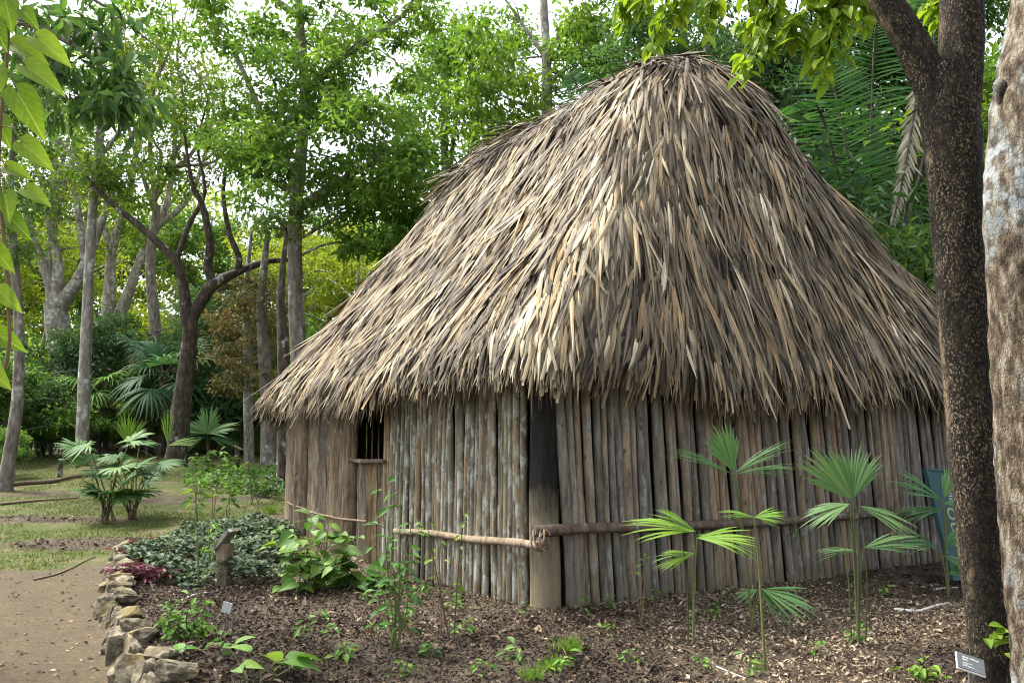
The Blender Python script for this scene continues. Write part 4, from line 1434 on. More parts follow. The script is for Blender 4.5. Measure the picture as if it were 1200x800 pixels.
# far wood as one mass
mb = MB()
n = 52000
th = rng.uniform(R(-48), R(48), n); d = rng.uniform(50, 75, n)
x = np.sin(th) * d; y = np.cos(th) * d
top = 9.5 + 4.5 * vnoise(th * 30, d * .05, 1.0, 8) * 2 + np.where(x > 0, 9, 0)
z = rng.random(n) ** .8 * top
O = np.stack([x, y, z + 1.0], -1)
D = rng.normal(0, 1, (n, 3)) + np.array([0, 0, -.2])
L = rng.uniform(.35, .75, n)
scatter(mb, T_LO, O, D, unit(np.array([0, -.5, .8]) + rng.normal(0, .5, (n, 3))), L, L * .6)
o = mb.build('distant_woods', G['leaf_lime'], None, False)
o.color = (.8, .9, .85, 1)
tag(o, 'pale green wall of distant woods closing the view', kind='stuff')

# dark leafy bough hanging in from the upper left
b = on_ground(-4.6, 6.6)
T = Tree('overhanging_tree', 'big-leaved dark bough hanging in at the upper left beside the vine', b, 'bark_grey', 'leaf_dark')
T.limb([b, b + [.1, .1, 2.5], at(-60, 60, 6.8), at(-30, 0, 6.8), at(40, -20, 6.8)], [.14, .12, .09, .06, .03])
T.limb([at(-40, 20, 6.8), at(40, 30, 6.7), at(110, 70, 6.7), at(165, 120, 6.8)], [.04, .028, .015, .006])
T.limb([at(40, 30, 6.7), at(80, 100, 6.8), at(120, 130, 6.9)], [.02, .012, .005])
T.limb([at(40, -20, 6.8), at(110, 0, 7), at(190, 60, 7)], [.02, .014, .005])
T.pxcrown([(80, 60, 55, 40, 6.8, .5), (135, 95, 45, 45, 6.8, .45), (60, 110, 40, 30, 6.9, .45), (120, 25, 55, 25, 6.9, .4), (150, 130, 25, 22, 6.8, .3), (30, 40, 30, 45, 6.8, .4)], 62, 15, 21, 24, tmpl=T_OVAL, aspect=.36, droop=.6)
T.done((2.2, 2.1, 1.5))

# heart-leaved vine at the left edge
Yv = 3.0
b = on_ground(-1.85, 3.0)
vine = thing('climbing_vine', b, 'glowing heart-shaped vine leaves dangling down the left edge', 'vine')
ms, ml_ = MB(), MB()
for off, wd in ((0, .006), (-14, .005), (-26, .004)):
    pts = [at(4 + off + 6 * math.sin(k * 1.3 + off), v, Yv) for k, v in enumerate(range(-60, 470, 70))] + [at(-40, 560, Yv), at(-60, 900, Yv)]
    P_, r_ = smooth_path(pts, [wd] * len(pts), 5)
    tube(ms, P_, r_, 6, .08)
lv = [(40, 22, 46, 30, 0), (28, 62, 22, 50, 0), (58, 55, 36, 52, 0), (44, 88, 30, 54, 0), (34, 118, 60, 60, 1), (40, 178, 38, 46, 0), (22, 206, 20, 40, 0), (44, 232, 28, 44, 0), (20, 236, 70, 48, 1),
      (25, 265, 40, 46, 0), (6, 300, 50, 46, 0), (12, 350, 40, 46, 0), (8, 400, 30, 50, 0), (20, 10, 70, 44, 0), (12, 150, 60, 42, 0), (10, 90, 70, 40, 0), (0, 440, 40, 46, 0), (2, 30, 60, 46, 0)]
for (u, v, ang, ln, _) in lv:
    a = R(ang)
    c = at(u - 14, v - 10, Yv + rng.uniform(-.15, .1))
    d = np.array([math.cos(a), rng.uniform(-.35, .25), -math.sin(a)])
    N = unit(np.array([math.sin(a) * .5 + rng.normal(0, .2), -1.0 + rng.normal(0, .2), .5 * math.cos(a)]))
    L = ln * Yv / F_PX * (.98 if v < 180 else .80)
    scatter(ml_, T_HEART, c[None], d[None], N[None], np.array([L]), np.array([L * .62]))
    tube(ms, [c, c - d * .04 + [0, 0, .03], at(2, v - 30, Yv)], [.0022, .002, .0025], 5)
ms.build('stem', G['stem_brown'], vine); ml_.build('foliage', G['leaf_big'], vine)
vine.children[1].color = (1.1, 1.05, .8, 1)

# ------------------------------------------------------------------ palms
def fan(mb, ms, hub, d, nrm, Rl, spread=2.6, nseg=16, droop=.25, wid=1.12, split=.6):
    d = unit(d); nrm = unit(nrm - d * (np.asarray(nrm) @ d))
    th = np.linspace(-spread / 2, spread / 2, nseg)
    th = th + rng.normal(0, spread / nseg * .10, nseg)
    D = unit(np.array([rot_about(d, nrm, a) for a in th]) + nrm * rng.normal(0, .06, nseg)[:, None])
    L = Rl * (1 - .28 * (np.abs(th) / (spread / 2)) ** 2) * rng.uniform(.84, 1.06, nseg)
    n = nseg
    k = 7
    t = np.linspace(0, 1, k)
    wmax = 2 * Rl * split * math.tan(spread / nseg / 2) * 1.05 * wid
    wp = np.interp(t, [0, split, .8, 1], [.04, 1, .55, .03])
    s = np.array([-1, 0, 1.0])
    S = np.array([unit(np.cross(nrm, x_)) for x_ in D])
    dr = droop * rng.uniform(.6, 1.4, n)
    V = hub + (t[None, :] * L[:, None])[..., None, None] * D[:, None, None, :] \
        + (wp[None, :, None] * wmax * .5 * s)[..., None] * S[:, None, None, :] \
        + (wp[None, :, None] * wmax * .22 * (1 - np.abs(s)))[..., None] * nrm \
        - (dr[:, None] * L[:, None] * np.maximum(t - .35, 0)[None, :] ** 2)[..., None, None] * np.array([0, 0, 1.0])
    idx = np.arange(k * 3).reshape(k, 3)
    tf = np.stack([idx[:-1, :-1], idx[1:, :-1], idx[1:, 1:], idx[:-1, 1:]], -1).reshape(-1, 4)
    Fs = (tf[None] + (np.arange(n) * k * 3)[:, None, None]).reshape(-1, 4)
    rb = rng.random()
    A = np.zeros((n, k, 3, 3)); A[..., 0] = s; A[..., 1] = t[None, :, None]; A[..., 2] = np.clip(rb * .6 + rng.random(n) * .4, 0, 1)[:, None, None]
    mb.add(V, Fs, A)


def sapling(name, label, base, fans, mat, stems=None, group='fan palm saplings beside the hut', Yoff=0.0, col=(1, 1, 1), stem_r=.0055):
    """fans: (hub_u, hub_v, dir angle deg (0=right, 90=up), depth lean, radius px, spread, normal lean)"""
    p = np.asarray(base)
    Yb = p[1]
    r_ = thing(name, p, label, 'palm', group)
    ms, ml2 = MB(), MB()
    hubs = {}
    for (u, v, ang, dep, rp, sp, nl) in fans:
        hub = at(u, v, Yb + Yoff + dep * .15)
        d = np.array([math.cos(R(ang)), dep, math.sin(R(ang))])
        nrm = np.array([-math.sin(R(ang)) * .5, -nl, abs(math.cos(R(ang))) + .3])
        fan(ml2, ms, hub, d, nrm, 1.12 * rp * Yb / F_PX, sp * 1.25, 14)
        hubs.setdefault((u, v), hub)
    for h in hubs.values():
        mid = p * .45 + h * .55 + np.array([(p[0] - h[0]) * .15, 0, 0])
        P_, rr = smooth_path([p - [0, 0, .05], mid, h], [stem_r * 1.4, stem_r, stem_r * .6], 5)
        tube(ms, P_, rr, 7, .05)
    for (u, v, u2, v2) in (stems or []):
        tube(ms, *smooth_path([ground(u, v) - [0, 0, .03], at((u + u2) / 2 + 3, (v + v2) / 2, Yb), at(u2, v2, Yb)], [stem_r, stem_r * .8, stem_r * .5], 4), 6)
    a = ms.build('stem', G['stem'], r_); bb = ml2.build('foliage', G[mat], r_)
    bb.color = (*col, 1)
    return r_


sapling('fan_palm', 'lime-green fan palm sapling nearest the corner post', ground(812, 757),
        [(815, 622, 172, .0, 78, .75, .5), (815, 622, 150, -.2, 58, .7, .5), (817, 630, 5, -.2, 62, .9, .6), (817, 626, -14, .2, 74, .6, .6), (814, 648, 190, .1, 46, .8, .7)], 'frond_lime', [(806, 752, 800, 640)])
sapling('fan_palm', 'tall fan palm sapling holding an upright dark fan against the poles', ground(882, 742),
        [(860, 553, 107, .1, 64, .75, 1.2), (858, 555, 155, -.1, 78, .22, .8), (860, 555, 34, .0, 76, .28, .9), (862, 555, 8, .1, 72, .25, .7)], 'frond', None, col=(.95, 1.05, .9))
sapling('fan_palm', 'bright small-headed palm sapling rising between the two tall ones', ground(897, 789),
        [(884, 606, 12, -.1, 34, .9, .8), (884, 606, 165, .0, 38, .6, .6), (884, 604, -20, .1, 30, .7, .6)], 'frond_lime', None, col=(.8, .9, .9), stem_r=.007)
sapling('fan_palm', 'low palm seedling with drooping fingers under the small-headed sapling', ground(880, 738),
        [(893, 690, -15, -.3, 58, 1.0, .8), (890, 688, -45, -.2, 48, .8, .8), (888, 690, 200, .0, 26, .9, .8)], 'frond', None, col=(1.1, 1.15, 1.1))
sapling('fan_palm', 'many-stemmed palm sapling with the widest blue-green fans', ground(1006, 757),
        [(1000, 586, 125, .0, 78, .85, 1.1), (1000, 584, 72, .1, 66, .75, 1.2), (996, 590, 195, .0, 56, .8, .7), (1006, 592, -22, -.2, 66, .7, .7), (1012, 642, 12, .0, 66, .7, .5), (1008, 645, 178, .2, 46, .4, .4)],
        'frond', [(998, 752, 985, 610), (1014, 755, 1012, 620)])
sapling('fan_palm', 'shaded palm sapling in front of the leaning teal board', ground(1112, 700),
        [(1104, 585, 150, .0, 62, .7, .9), (1106, 583, 60, .1, 44, .7, 1.0), (1106, 590, 5, -.1, 44, .8, .7), (1108, 596, 185, .0, 58, .5, .6), (1100, 640, 165, .0, 52, .8, .8), (1104, 650, -25, .0, 50, .7, .8), (1112, 672, 20, .0, 46, .9, .9), (1106, 640, 30, .1, 40, .8, .9)], 'frond', None, col=(.95, 1.05, 1.0))

# palm clump on the lawn edge
def palm_clump(name, label, base, n, hmin, hmax, Rl, mat, col, group, tilt=.9, up=.3, spread=3.6, nseg=18, droop=.35):
    p = np.asarray(base)
    r_ = thing(name, p, label, 'palm', group)
    ms, ml2 = MB(), MB()
    for k in range(n):
        a = k * 2.4 + rng.uniform(-.4, .4)
        h = rng.uniform(hmin, hmax)
        q = tilt * h * rng.uniform(.25, .7)
        hub = p + np.array([math.cos(a) * q, math.sin(a) * q, h])
        P_, rr = smooth_path([p + rng.normal(0, .05, 3) * [1, 1, 0], p * .5 + hub * .5 + [0, 0, .15 * h], hub], [.011, .008, .005], 4)
        tube(ms, P_, rr, 6)
        d = np.array([math.cos(a), math.sin(a), up + rng.normal(0, .35)])
        fan(ml2, ms, hub, d, np.array([-math.cos(a) * .3, -math.sin(a) * .3 - .25, 1.0]), Rl * rng.uniform(.75, 1.1), spread, nseg, droop)
    ms.build('stem', G['stem_brown'], r_); o_ = ml2.build('foliage', G[mat], r_); o_.color = (*col, 1)
    return r_


palm_clump('palm_clump', 'clump of young fan palms on bare stems at the lawn\'s mulch patch', ground(125, 612), 14, .30, 1.15, .37, 'frond', (.95, 1.0, .8), 'palms on the lawn')
palm_clump('palm_clump', 'smaller fan palm clump with dark dead leaf bases, right of its twin', ground(155, 608), 13, .28, 1.05, .36, 'frond', (.8, .9, .85), 'palms on the lawn')
sapling('fan_palm', 'upright bright-green palm shoot beside the forked tree', ground(196, 548), [(196, 520, 92, .0, 42, .5, 1.2), (150, 522, 100, .0, 40, .9, 1.1), (150, 522, 60, .0, 36, .5, 1.1), (196, 522, 15, .0, 34, .6, .8)], 'frond_lime', None, 'palms on the lawn')
sapling('fan_palm', 'lone palm with pale fans under the tan dry foliage', ground(243, 540), [(243, 508, 90, .0, 34, 1.5, 1.0), (243, 508, 160, .0, 38, 1.0, .8), (243, 508, 20, .0, 38, 1.0, .8), (240, 512, 200, .0, 32, .8, .7), (246, 512, -10, .0, 32, .8, .7)], 'frond', None, 'palms on the lawn', col=(1.3, 1.3, 1.2))


def fan_palm_tree(label, u, v_hub, Yd, n, Rl, mat, col, skirt=True):
    hub = at(u, v_hub, Yd)
    b = on_ground(hub[0], hub[1])
    r_ = thing('fan_palm_tree', b, label, 'palm', 'fan palms of the woods')
    ms, ml2 = MB(), MB()
    P_, rr = smooth_path([b - [0, 0, .2], (b + hub) / 2 + [.05, 0, 0], hub], [.13, .11, .12], 5)
    tube(ms, P_, rr, 10, .08)
    for k in range(n):
        a = k * 2.4 + rng.uniform(-.3, .3)
        el = rng.uniform(-.5, 1.1)
        d = np.array([math.cos(a) * math.cos(el), math.sin(a) * math.cos(el), math.sin(el)])
        h2 = hub + d * Rl * rng.uniform(.5, .9)
        tube(ms, *smooth_path([hub, (hub + h2) / 2 + [0, 0, .06], h2], [.015, .012, .008], 3), 5)
        fan(ml2, ms, h2, d + [0, 0, -.15], np.array([-d[0] * .4, -.3, 1.0]), Rl * rng.uniform(.8, 1.1), 3.4, 20, .75, 1.0, .4)
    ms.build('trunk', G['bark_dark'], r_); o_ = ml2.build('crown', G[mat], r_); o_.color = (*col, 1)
    if skirt:
        for k in range(7):
            md = MB()
            a = k * .9
            d = np.array([math.cos(a) * .45, math.sin(a) * .45, -1])
            fan(md, ms, hub + d * Rl * .3, d, np.array([math.cos(a), math.sin(a), .4]), Rl * .9, 1.6, 12, .2)
            md.build('dead_frond', G['frond_dead'], r_).color = (.35, .33, .3, 1)


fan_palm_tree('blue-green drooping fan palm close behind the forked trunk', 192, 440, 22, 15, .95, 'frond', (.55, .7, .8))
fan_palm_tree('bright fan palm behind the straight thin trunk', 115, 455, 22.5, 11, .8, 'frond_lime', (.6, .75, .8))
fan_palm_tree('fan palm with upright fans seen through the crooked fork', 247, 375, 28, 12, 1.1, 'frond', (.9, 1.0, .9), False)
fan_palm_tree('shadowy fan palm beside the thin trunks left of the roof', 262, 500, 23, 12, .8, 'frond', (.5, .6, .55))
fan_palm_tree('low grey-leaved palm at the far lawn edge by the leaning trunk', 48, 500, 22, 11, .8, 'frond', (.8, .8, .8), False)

# feathery palm behind the hut
def frond(ml2, ms, P0, pts, nl, ll, lw=.045, side=(1, 1), droop=.3, rnd=None, up=np.array([0, -1.0, .2])):
    P_, rr = smooth_path(pts, np.linspace(.035, .008, len(pts)), 8)
    tube(ms, P_, rr, 6)
    T_ = unit(np.gradient(P_, axis=0))
    kk = np.linspace(.12, .99, nl) * (len(P_) - 1)
    i = np.clip(kk.astype(int), 0, len(P_) - 2); f = (kk - i)[:, None]
    O = P_[i] * (1 - f) + P_[i + 1] * f; t_ = T_[i]
    S = unit(np.cross(t_, up))
    env = np.sin(np.pi * np.clip(np.linspace(.12, 1.0, nl), 0, 1) ** .8) * .75 + .25
    for sg in side:
        D = unit(S * sg + t_ * .45 + np.array([0, 0, -droop]) + rng.normal(0, .06, (nl, 3)))
        strips(ml2, O, D, unit(up + rng.normal(0, .2, (nl, 3))), ll * env * rng.uniform(.9, 1.1, nl), lw, rng.normal(-.12, .05, nl), None, .2, rnd if rnd is None else np.full(nl, rnd), 5)


pc = on_ground(*at(1012, 480, 14.5)[:2])
r_ = thing('feather_palm', pc, 'tall feathery palm with comb-like fronds between the roof and the forked trunk', 'palm')
ms, ml2, md = MB(), MB(), MB()
Yp = 14.5
hub = at(1012, 390, Yp)
tube(ms, [pc - [0, 0, .2], (pc + hub) / 2, hub], [.22, .2, .2], 12, .05)
frond(ml2, ms, hub, [hub, at(1018, 260, Yp), at(1021, 160, Yp - .2), at(1024, 60, Yp - .4), at(1030, 0, Yp - .5)], 64, .85, .034, (-1, 1), .16)
frond(ml2, ms, hub, [hub, at(1003, 240, Yp - .3), at(992, 170, Yp - .5), at(975, 95, Yp - .6), at(962, 50, Yp - .6)], 60, .95, .04, (-1, 1), .2)
frond(ml2, ms, hub, [hub, at(1055, 280, Yp), at(1085, 170, Yp + .3), at(1095, 60, Yp + .5), at(1090, -20, Yp + .6)], 60, .9, .036, (-1, 1), .25)
frond(ml2, ms, hub, [hub, at(960, 330, Yp), at(930, 280, Yp + .5), at(905, 260, Yp + .7)], 44, .8, .04, (-1, 1), .5)
frond(ml2, ms, hub, [hub, at(1060, 330, Yp), at(1120, 290, Yp - .2), at(1160, 320, Yp - .2)], 46, .9, .04, (-1, 1), .6)
for k in range(6):
    a = rng.uniform(0, 6.28); e = rng.uniform(1.5, 3.0)
    q = np.array([math.cos(a), math.sin(a), 0])
    frond(ml2, ms, hub, [hub, hub + q * .5 + [0, 0, e * .7], hub + q * 1.4 + [0, 0, e * 1.2], hub + q * 2.5 + [0, 0, e * 1.1]], 50, .9, .04, (-1, 1), .35, None, np.array([q[0] * -.6, q[1] * -.6, .8]))
frond(md, ms, hub, [hub + [.4, -.3, .4], at(1078, 110, Yp - 1), at(1068, 150, Yp - 1.1), at(1058, 210, Yp - 1.2), at(1046, 262, Yp - 1.2)], 34, .36, .04, (-1, 1), 1.3)
ms.build('trunk', G['bark_dark'], r_); ml2.build('crown', G['frond'], r_).color = (.5, .68, .5, 1); md.build('dead_frond', G['frond_dead'], r_)
# a few palm fronds peeping over the ridge
pc = on_ground(*at(690, 480, 17)[:2])
r_ = thing('feather_palm', pc, 'palm whose dark frond tips peep over the left side of the ridge', 'palm')
ms, ml2 = MB(), MB()
hub = at(690, 240, 17)
tube(ms, [pc - [0, 0, .2], hub], [.16, .14], 10, .05)
frond(ml2, ms, hub, [hub, at(670, 165, 17), at(640, 170, 17), at(615, 190, 17)], 36, .7, .04, (-1, 1), .3)
frond(ml2, ms, hub, [hub, at(690, 150, 17), at(680, 110, 17), at(668, 85, 17)], 36, .6, .04, (-1, 1), .3)
frond(ml2, ms, hub, [hub, at(660, 190, 17), at(630, 195, 16.8), at(600, 205, 16.8)], 36, .6, .04, (-1, 1), .3)
ms.build('trunk', G['bark_dark'], r_); ml2.build('crown', G['frond'], r_).color = (.7, .85, .7, 1)

# ------------------------------------------------------------------ dry-stone kerb of the bed
kerb = thing('stone_kerb', on_ground(-2.6, 6.2), 'low dry-stone edging between the dirt path and the mulch bed', 'stone wall')
def stone(c, half, yaw, seed):
    import bmesh
    bm = bmesh.new()
    bmesh.ops.create_cube(bm, size=2)
    bmesh.ops.subdivide_edges(bm, edges=bm.edges[:], cuts=8, use_grid_fill=True)
    r2 = np.random.default_rng(seed)
    pl = [(unit(r2.normal(0, 1, 3)), r2.uniform(.62, 1.0)) for _ in range(16)]
    for v in bm.verts:
        p = np.array(v.co)
        p = p * .35 + unit(p) * (np.abs(p).max()) * .78
        for nrm, d in pl:
            k = p @ nrm - d
            if k > 0: p = p - nrm * k
        nz = mnoise.noise_vector(Vector(p * 2.2 + seed * 3.1))
        p = p + np.array(nz) * .09 + np.array(mnoise.noise_vector(Vector(p * 5 + seed))) * .06 + np.array(mnoise.noise_vector(Vector(p * 12 + seed))) * .03
        v.co = Vector(p * np.array(half))
    me = bpy.data.meshes.new('stone')
    bm.to_mesh(me); bm.free()
    for pg in me.polygons: pg.use_smooth = True
    me.set_sharp_from_angle(angle=R(24))
    me.materials.append(G['stone'])
    o = bpy.data.objects.new('stone', me); COL.objects.link(o)
    o.parent = kerb; o.location = Vector(c) - kerb.location; o.rotation_euler = (r2.normal(0, .12), r2.normal(0, .12), yaw)


yy = 4.35; sd = 1
while yy < 10.3:
    ln = rng.uniform(.12, .30) * (1.15 if yy < 6.5 else .9)
    xk = float(x_kerb(yy)); x2 = float(x_kerb(yy + ln))
    yaw = math.atan2(ln, x2 - xk)
    hgt = float(np.interp(yy, [4, 7, 10], [.20, .16, .09])) * rng.uniform(.8, 1.15)
    zc = float(np.interp(yy, [4, 8, 10.3], [-.11, -.04, .06]))
    stone((xk + rng.uniform(-.04, .02), yy + ln / 2, zc - .03), (ln * .60, rng.uniform(.08, .14), hgt), yaw, sd)
    if rng.random() < .6:
        stone((xk + .06, yy + ln * .6, zc + hgt * .75), (ln * .5, .11, .055), yaw + rng.normal(0, .3), sd + 500)
    if rng.random() < .4:
        stone((xk - .10, yy + ln * .6, zc - .10), (ln * .4, .08, .09), yaw + rng.normal(0, .3), sd + 900)
    sd += 1
    yy += ln * .92

# ------------------------------------------------------------------ plants in the bed
def leafy(name, label, base, top_px, n_leaf, leaf_len, tmpl, mat, aspect=.45, spread=.18, stems=3, col=(1, 1, 1), stem='stem', from_=.25, group=None, up=.15, cat='plant', rnd=(0, 1), stem_r=.006, h_list=None):
    p = np.asarray(base)
    r_ = thing(name, p, label, cat, group)
    ms, ml2 = MB(), MB()
    for k in range(stems):
        uu, vv = top_px[k % len(top_px)]
        tip = at(uu, vv, p[1] + rng.normal(0, spread * .5))
        b0 = p + rng.normal(0, spread * .18, 3) * [1, 1, 0]
        mid = b0 * .5 + tip * .5 + rng.normal(0, spread * .15, 3)
        P_, rr = smooth_path([b0 - [0, 0, .03], mid, tip], [stem_r, stem_r * .75, stem_r * .4], 6)
        tube(ms, P_, rr, 6)
        n = max(2, n_leaf // stems)
        i = rng.integers(int(from_ * len(P_)), len(P_), n)
        O = P_[i].copy()
        ang = rng.uniform(0, 6.28, n)
        D = np.stack([np.cos(ang), np.sin(ang), rng.normal(up, .3, n)], -1)
        L = leaf_len * rng.uniform(.55, 1.15, n)
        pet = L * rng.uniform(.2, .8, n)
        O2 = O + unit(D) * pet[:, None]
        if leaf_len > .07:
            for a_, b_ in zip(O, O2): tube(ms, [a_, (a_ + b_) / 2 + [0, 0, .008], b_], .0025, 4)
        N = unit(np.array([0, -.25, 1.0]) + rng.normal(0, .3, (n, 3)))
        scatter(ml2, tmpl, O2, D + [0, 0, -.25], N, L, L * aspect, rng.uniform(rnd[0], rnd[1], n))
    ms.build('stem', G[stem], r_); o_ = ml2.build('foliage', G[mat], r_); o_.color = (*col, 1)
    return r_


leafy('heart_leaf_plant', 'large clump of heart-leaved plants in front of the half door', ground(365, 690), [(322, 612), (345, 625), (365, 605), (385, 615), (400, 630), (350, 650), (415, 655), (335, 660), (375, 660), (440, 670), (330, 635), (400, 608), (420, 625)], 150, .15, T_HEART, 'leaf_plant', .8, .38, 20, (.95, 1.0, .85), up=.05)
leafy('heart_leaf_plant', 'low spreading leaves at the right foot of the large heart-leaved clump', ground(415, 690), [(395, 660), (430, 665), (455, 675), (410, 680)], 40, .16, T_HEART, 'leaf_plant', .8, .3, 6, (.7, .9, .8), up=.05)
leafy('squash_plant', 'big rounded pale leaves at the lower edge of the picture', ground(300, 800), [(278, 782), (300, 768), (325, 775), (270, 760), (345, 780)], 9, .16, T_HEART, 'leaf_plant', .95, .15, 5, (1.2, 1.2, 1.3), from_=.9, up=.3)
leafy('herb', 'bushy light-green herb beside the stone edging', ground(215, 752), [(195, 710), (210, 705), (225, 700), (238, 712), (200, 735), (228, 730), (215, 715), (235, 690)], 150, .075, T_OVAL, 'leaf_plant', .5, .16, 9, (.95, 1.05, .9))
leafy('seedling', 'rounded low leaves under the bushy herb by the stones', ground(205, 772), [(195, 765), (212, 762), (218, 770)], 12, .09, T_HEART, 'leaf_plant', .8, .1, 4, (.7, .95, .8))
leafy('tall_sapling', 'thin sapling of pale leaves in front of the lichened poles', ground(462, 760), [(447, 575), (470, 560), (455, 610), (485, 600), (440, 640), (475, 640), (460, 690), (492, 615)], 88, .095, T_OVAL, 'leaf_plant', .5, .2, 8, (.75, .95, .95), from_=.3)
leafy('tall_sapling', 'leaning bare-stemmed sapling with a yellowish tuft right of the pale one', ground(528, 750), [(500, 612), (512, 622), (545, 590), (528, 680)], 30, .07, T_OVAL, 'leaf_plant', .5, .14, 4, (1.2, 1.1, .7), stem='stem_brown', from_=.55)
leafy('tall_sapling', 'slender single green shoot rising from the ground cover beside the wooden post', ground(233, 690), [(230, 556), (228, 568)], 44, .10, T_LANCE, 'leaf_plant', .3, .05, 2, (1.0, 1.1, .8), from_=.7)
leafy('tall_sapling', 'lower green shoot half hidden in the ground cover left of the wooden post', ground(247, 672), [(246, 610), (252, 625)], 24, .09, T_LANCE, 'leaf_plant', .35, .08, 2, (1.0, 1.1, .8), from_=.4)
leafy('tall_sapling', 'dark leggy sapling behind the ground cover left of the hut', ground(258, 625), [(258, 530), (270, 545), (250, 555), (275, 570)], 70, .12, T_OVAL, 'leaf_plant', .45, .25, 4, (.75, .9, .8), stem='stem_brown', from_=.5)
leafy('tall_sapling', 'twig-stemmed sapling with small leaves close to the hut\'s far corner', ground(300, 590), [(290, 540), (305, 550), (315, 560)], 60, .10, T_OVAL, 'leaf_plant', .45, .25, 4, (.6, .8, .7), stem='stem_brown', from_=.4)
leafy('low_bush', 'low dark bush against the hut\'s far corner', ground(312, 582), [(290, 560), (310, 556), (325, 560), (335, 565), (300, 570)], 150, .11, T_OVAL, 'leaf_dark', .5, .4, 10, (1.3, 1.4, 1.2))
leafy('low_bush', 'leafy bush at the foot of the forked lawn tree', ground(250, 552), [(232, 535), (250, 530), (270, 535)], 130, .13, T_OVAL, 'leaf_plant', .5, .5, 10, (.8, .9, .8))
leafy('slim_sapling', 'pair of bare twigs with tiny leaves near the corner post', ground(752, 732), [(755, 632), (742, 660), (758, 650)], 12, .05, T_OVAL, 'leaf_plant', .5, .08, 3, (.9, 1, .9), stem='stem_brown', from_=.75, stem_r=.007)
leafy('slim_sapling', 'slim twigs against the pole wall between the tall palms', ground(931, 697), [(932, 612), (938, 630)], 10, .06, T_OVAL, 'leaf_plant', .5, .08, 2, (.7, .9, .85), stem='stem_brown', from_=.7, stem_r=.007)
leafy('seedling', 'lime-leaved shoots beside the dark plaque', ground(1085, 797), [(1065, 782), (1085, 776), (1100, 785), (1075, 790)], 46, .065, T_LANCE, 'leaf_plant', .45, .12, 6, (1.3, 1.25, .7))
sd_px = [(718, 745, .05), (739, 777, .05), (604, 772, .06), (621, 720, .04), (720, 714, .04), (684, 720, .05), (822, 785, .04), (879, 789, .05), (834, 728, .04), (850, 708, .04),
         (372, 730, .06), (400, 772, .06), (350, 752, .05), (440, 745, .05), (498, 700, .06), (545, 748, .06), (470, 792, .05), (568, 792, .05), (505, 770, .05), (655, 790, .05), (1000, 752, .05), (960, 770, .04),
         (250, 770, .06), (420, 705, .06), (530, 715, .05), (340, 790, .05), (1042, 700, .05), (765, 708, .04), (390, 745, .05), (475, 725, .05)]
near_ = ['straight below the corner post', 'farther right in the pale leaf litter', 'feathery, left of the grass tuft', 'at the very foot of the corner post', 'under the first brown poles', 'a step right of the corner post foot', 'left of the tallest palm stems', 'near the bottom edge by the palm stems',
         'small, under the lime palm', 'hard against the poles behind the lime palm', 'below the heart-leaved clump', 'right of the big rounded leaves', 'near the white tag', 'midway on the mulch', 'below the thin pale sapling', 'below the leaning sapling', 'at the bottom edge of the mulch', 'at the bottom edge, middle', 'in the open mulch below the lichened poles', 'at the bottom edge below the post',
         'at the foot of the widest palm', 'between two palms near the bottom', 'between the herb and the rounded leaves', 'right of the heart-leaved clump', 'under the tie pole of the lichened wall', 'beside the big rounded leaves', 'right of the widest palm', 'near the bare twigs', 'in a row below the clump', 'left of the leaning sapling']
for (u, v, s), nb in zip(sd_px, near_):
    b = ground(u, v)
    hpx = rng.uniform(12, 26)
    leafy('seedling', f'tiny green seedling {nb}', b, [(u + rng.normal(0, 4), v - hpx), (u + rng.normal(0, 8), v - hpx * .7)], int(rng.integers(9, 22)), s * rng.uniform(1.0, 1.35), T_OVAL, 'leaf_plant', .5, .06, 3, (rng.uniform(.75, 1.1), rng.uniform(.95, 1.15), rng.uniform(.8, 1.0)), group='seedlings sprouting in the mulch', from_=.3, stem_r=.0025)


def grass_tuft(label, u, v, n, h):
    b = ground(u, v)
    m = MB()
    O = b + rng.normal(0, .035, (n, 3)) * [1, 1, 0]
    O[:, 2] = H(O[:, 0], O[:, 1])
    D = rng.normal(0, .45, (n, 3)); D[:, 2] = 1
    strips(m, O, D, unit(rng.normal(0, 1, (n, 3))), rng.uniform(.5, 1.1, n) * h, .006, rng.normal(0, .3, n))
    tag(m.build('grass_tuft', G['leaf_plant'], None, True, loc=b), label, 'grass tuft', 'grass tufts in front of the hut').color = (1.1, 1.1, .6, 1)


grass_tuft('fine grass tuft on the mulch below the corner post', 668, 765, 130, .12)
grass_tuft('short bright grass tuft close to the bottom edge of the picture', 648, 784, 120, .10)
grass_tuft('scruffy grass tuft left of the other two, at the bottom edge', 625, 797, 100, .10)
grass_tuft('patch of grass beside the hut\'s far corner on the dirt', 318, 602, 160, .16)


# grey-green ground cover and purple plants
def scatter_poly(poly, n):
    poly = np.array([ground(u, v)[:2] for u, v in poly])
    lo, hi = poly.min(0), poly.max(0)
    out = []
    while len(out) < n:
        q = rng.uniform(lo, hi)
        c = False
        j = len(poly) - 1
        for i in range(len(poly)):
            if ((poly[i][1] > q[1]) != (poly[j][1] > q[1])) and (q[0] < (poly[j][0] - poly[i][0]) * (q[1] - poly[i][1]) / (poly[j][1] - poly[i][1]) + poly[i][0]): c = not c
            j = i
        if c: out.append(q)
    return np.array(out)


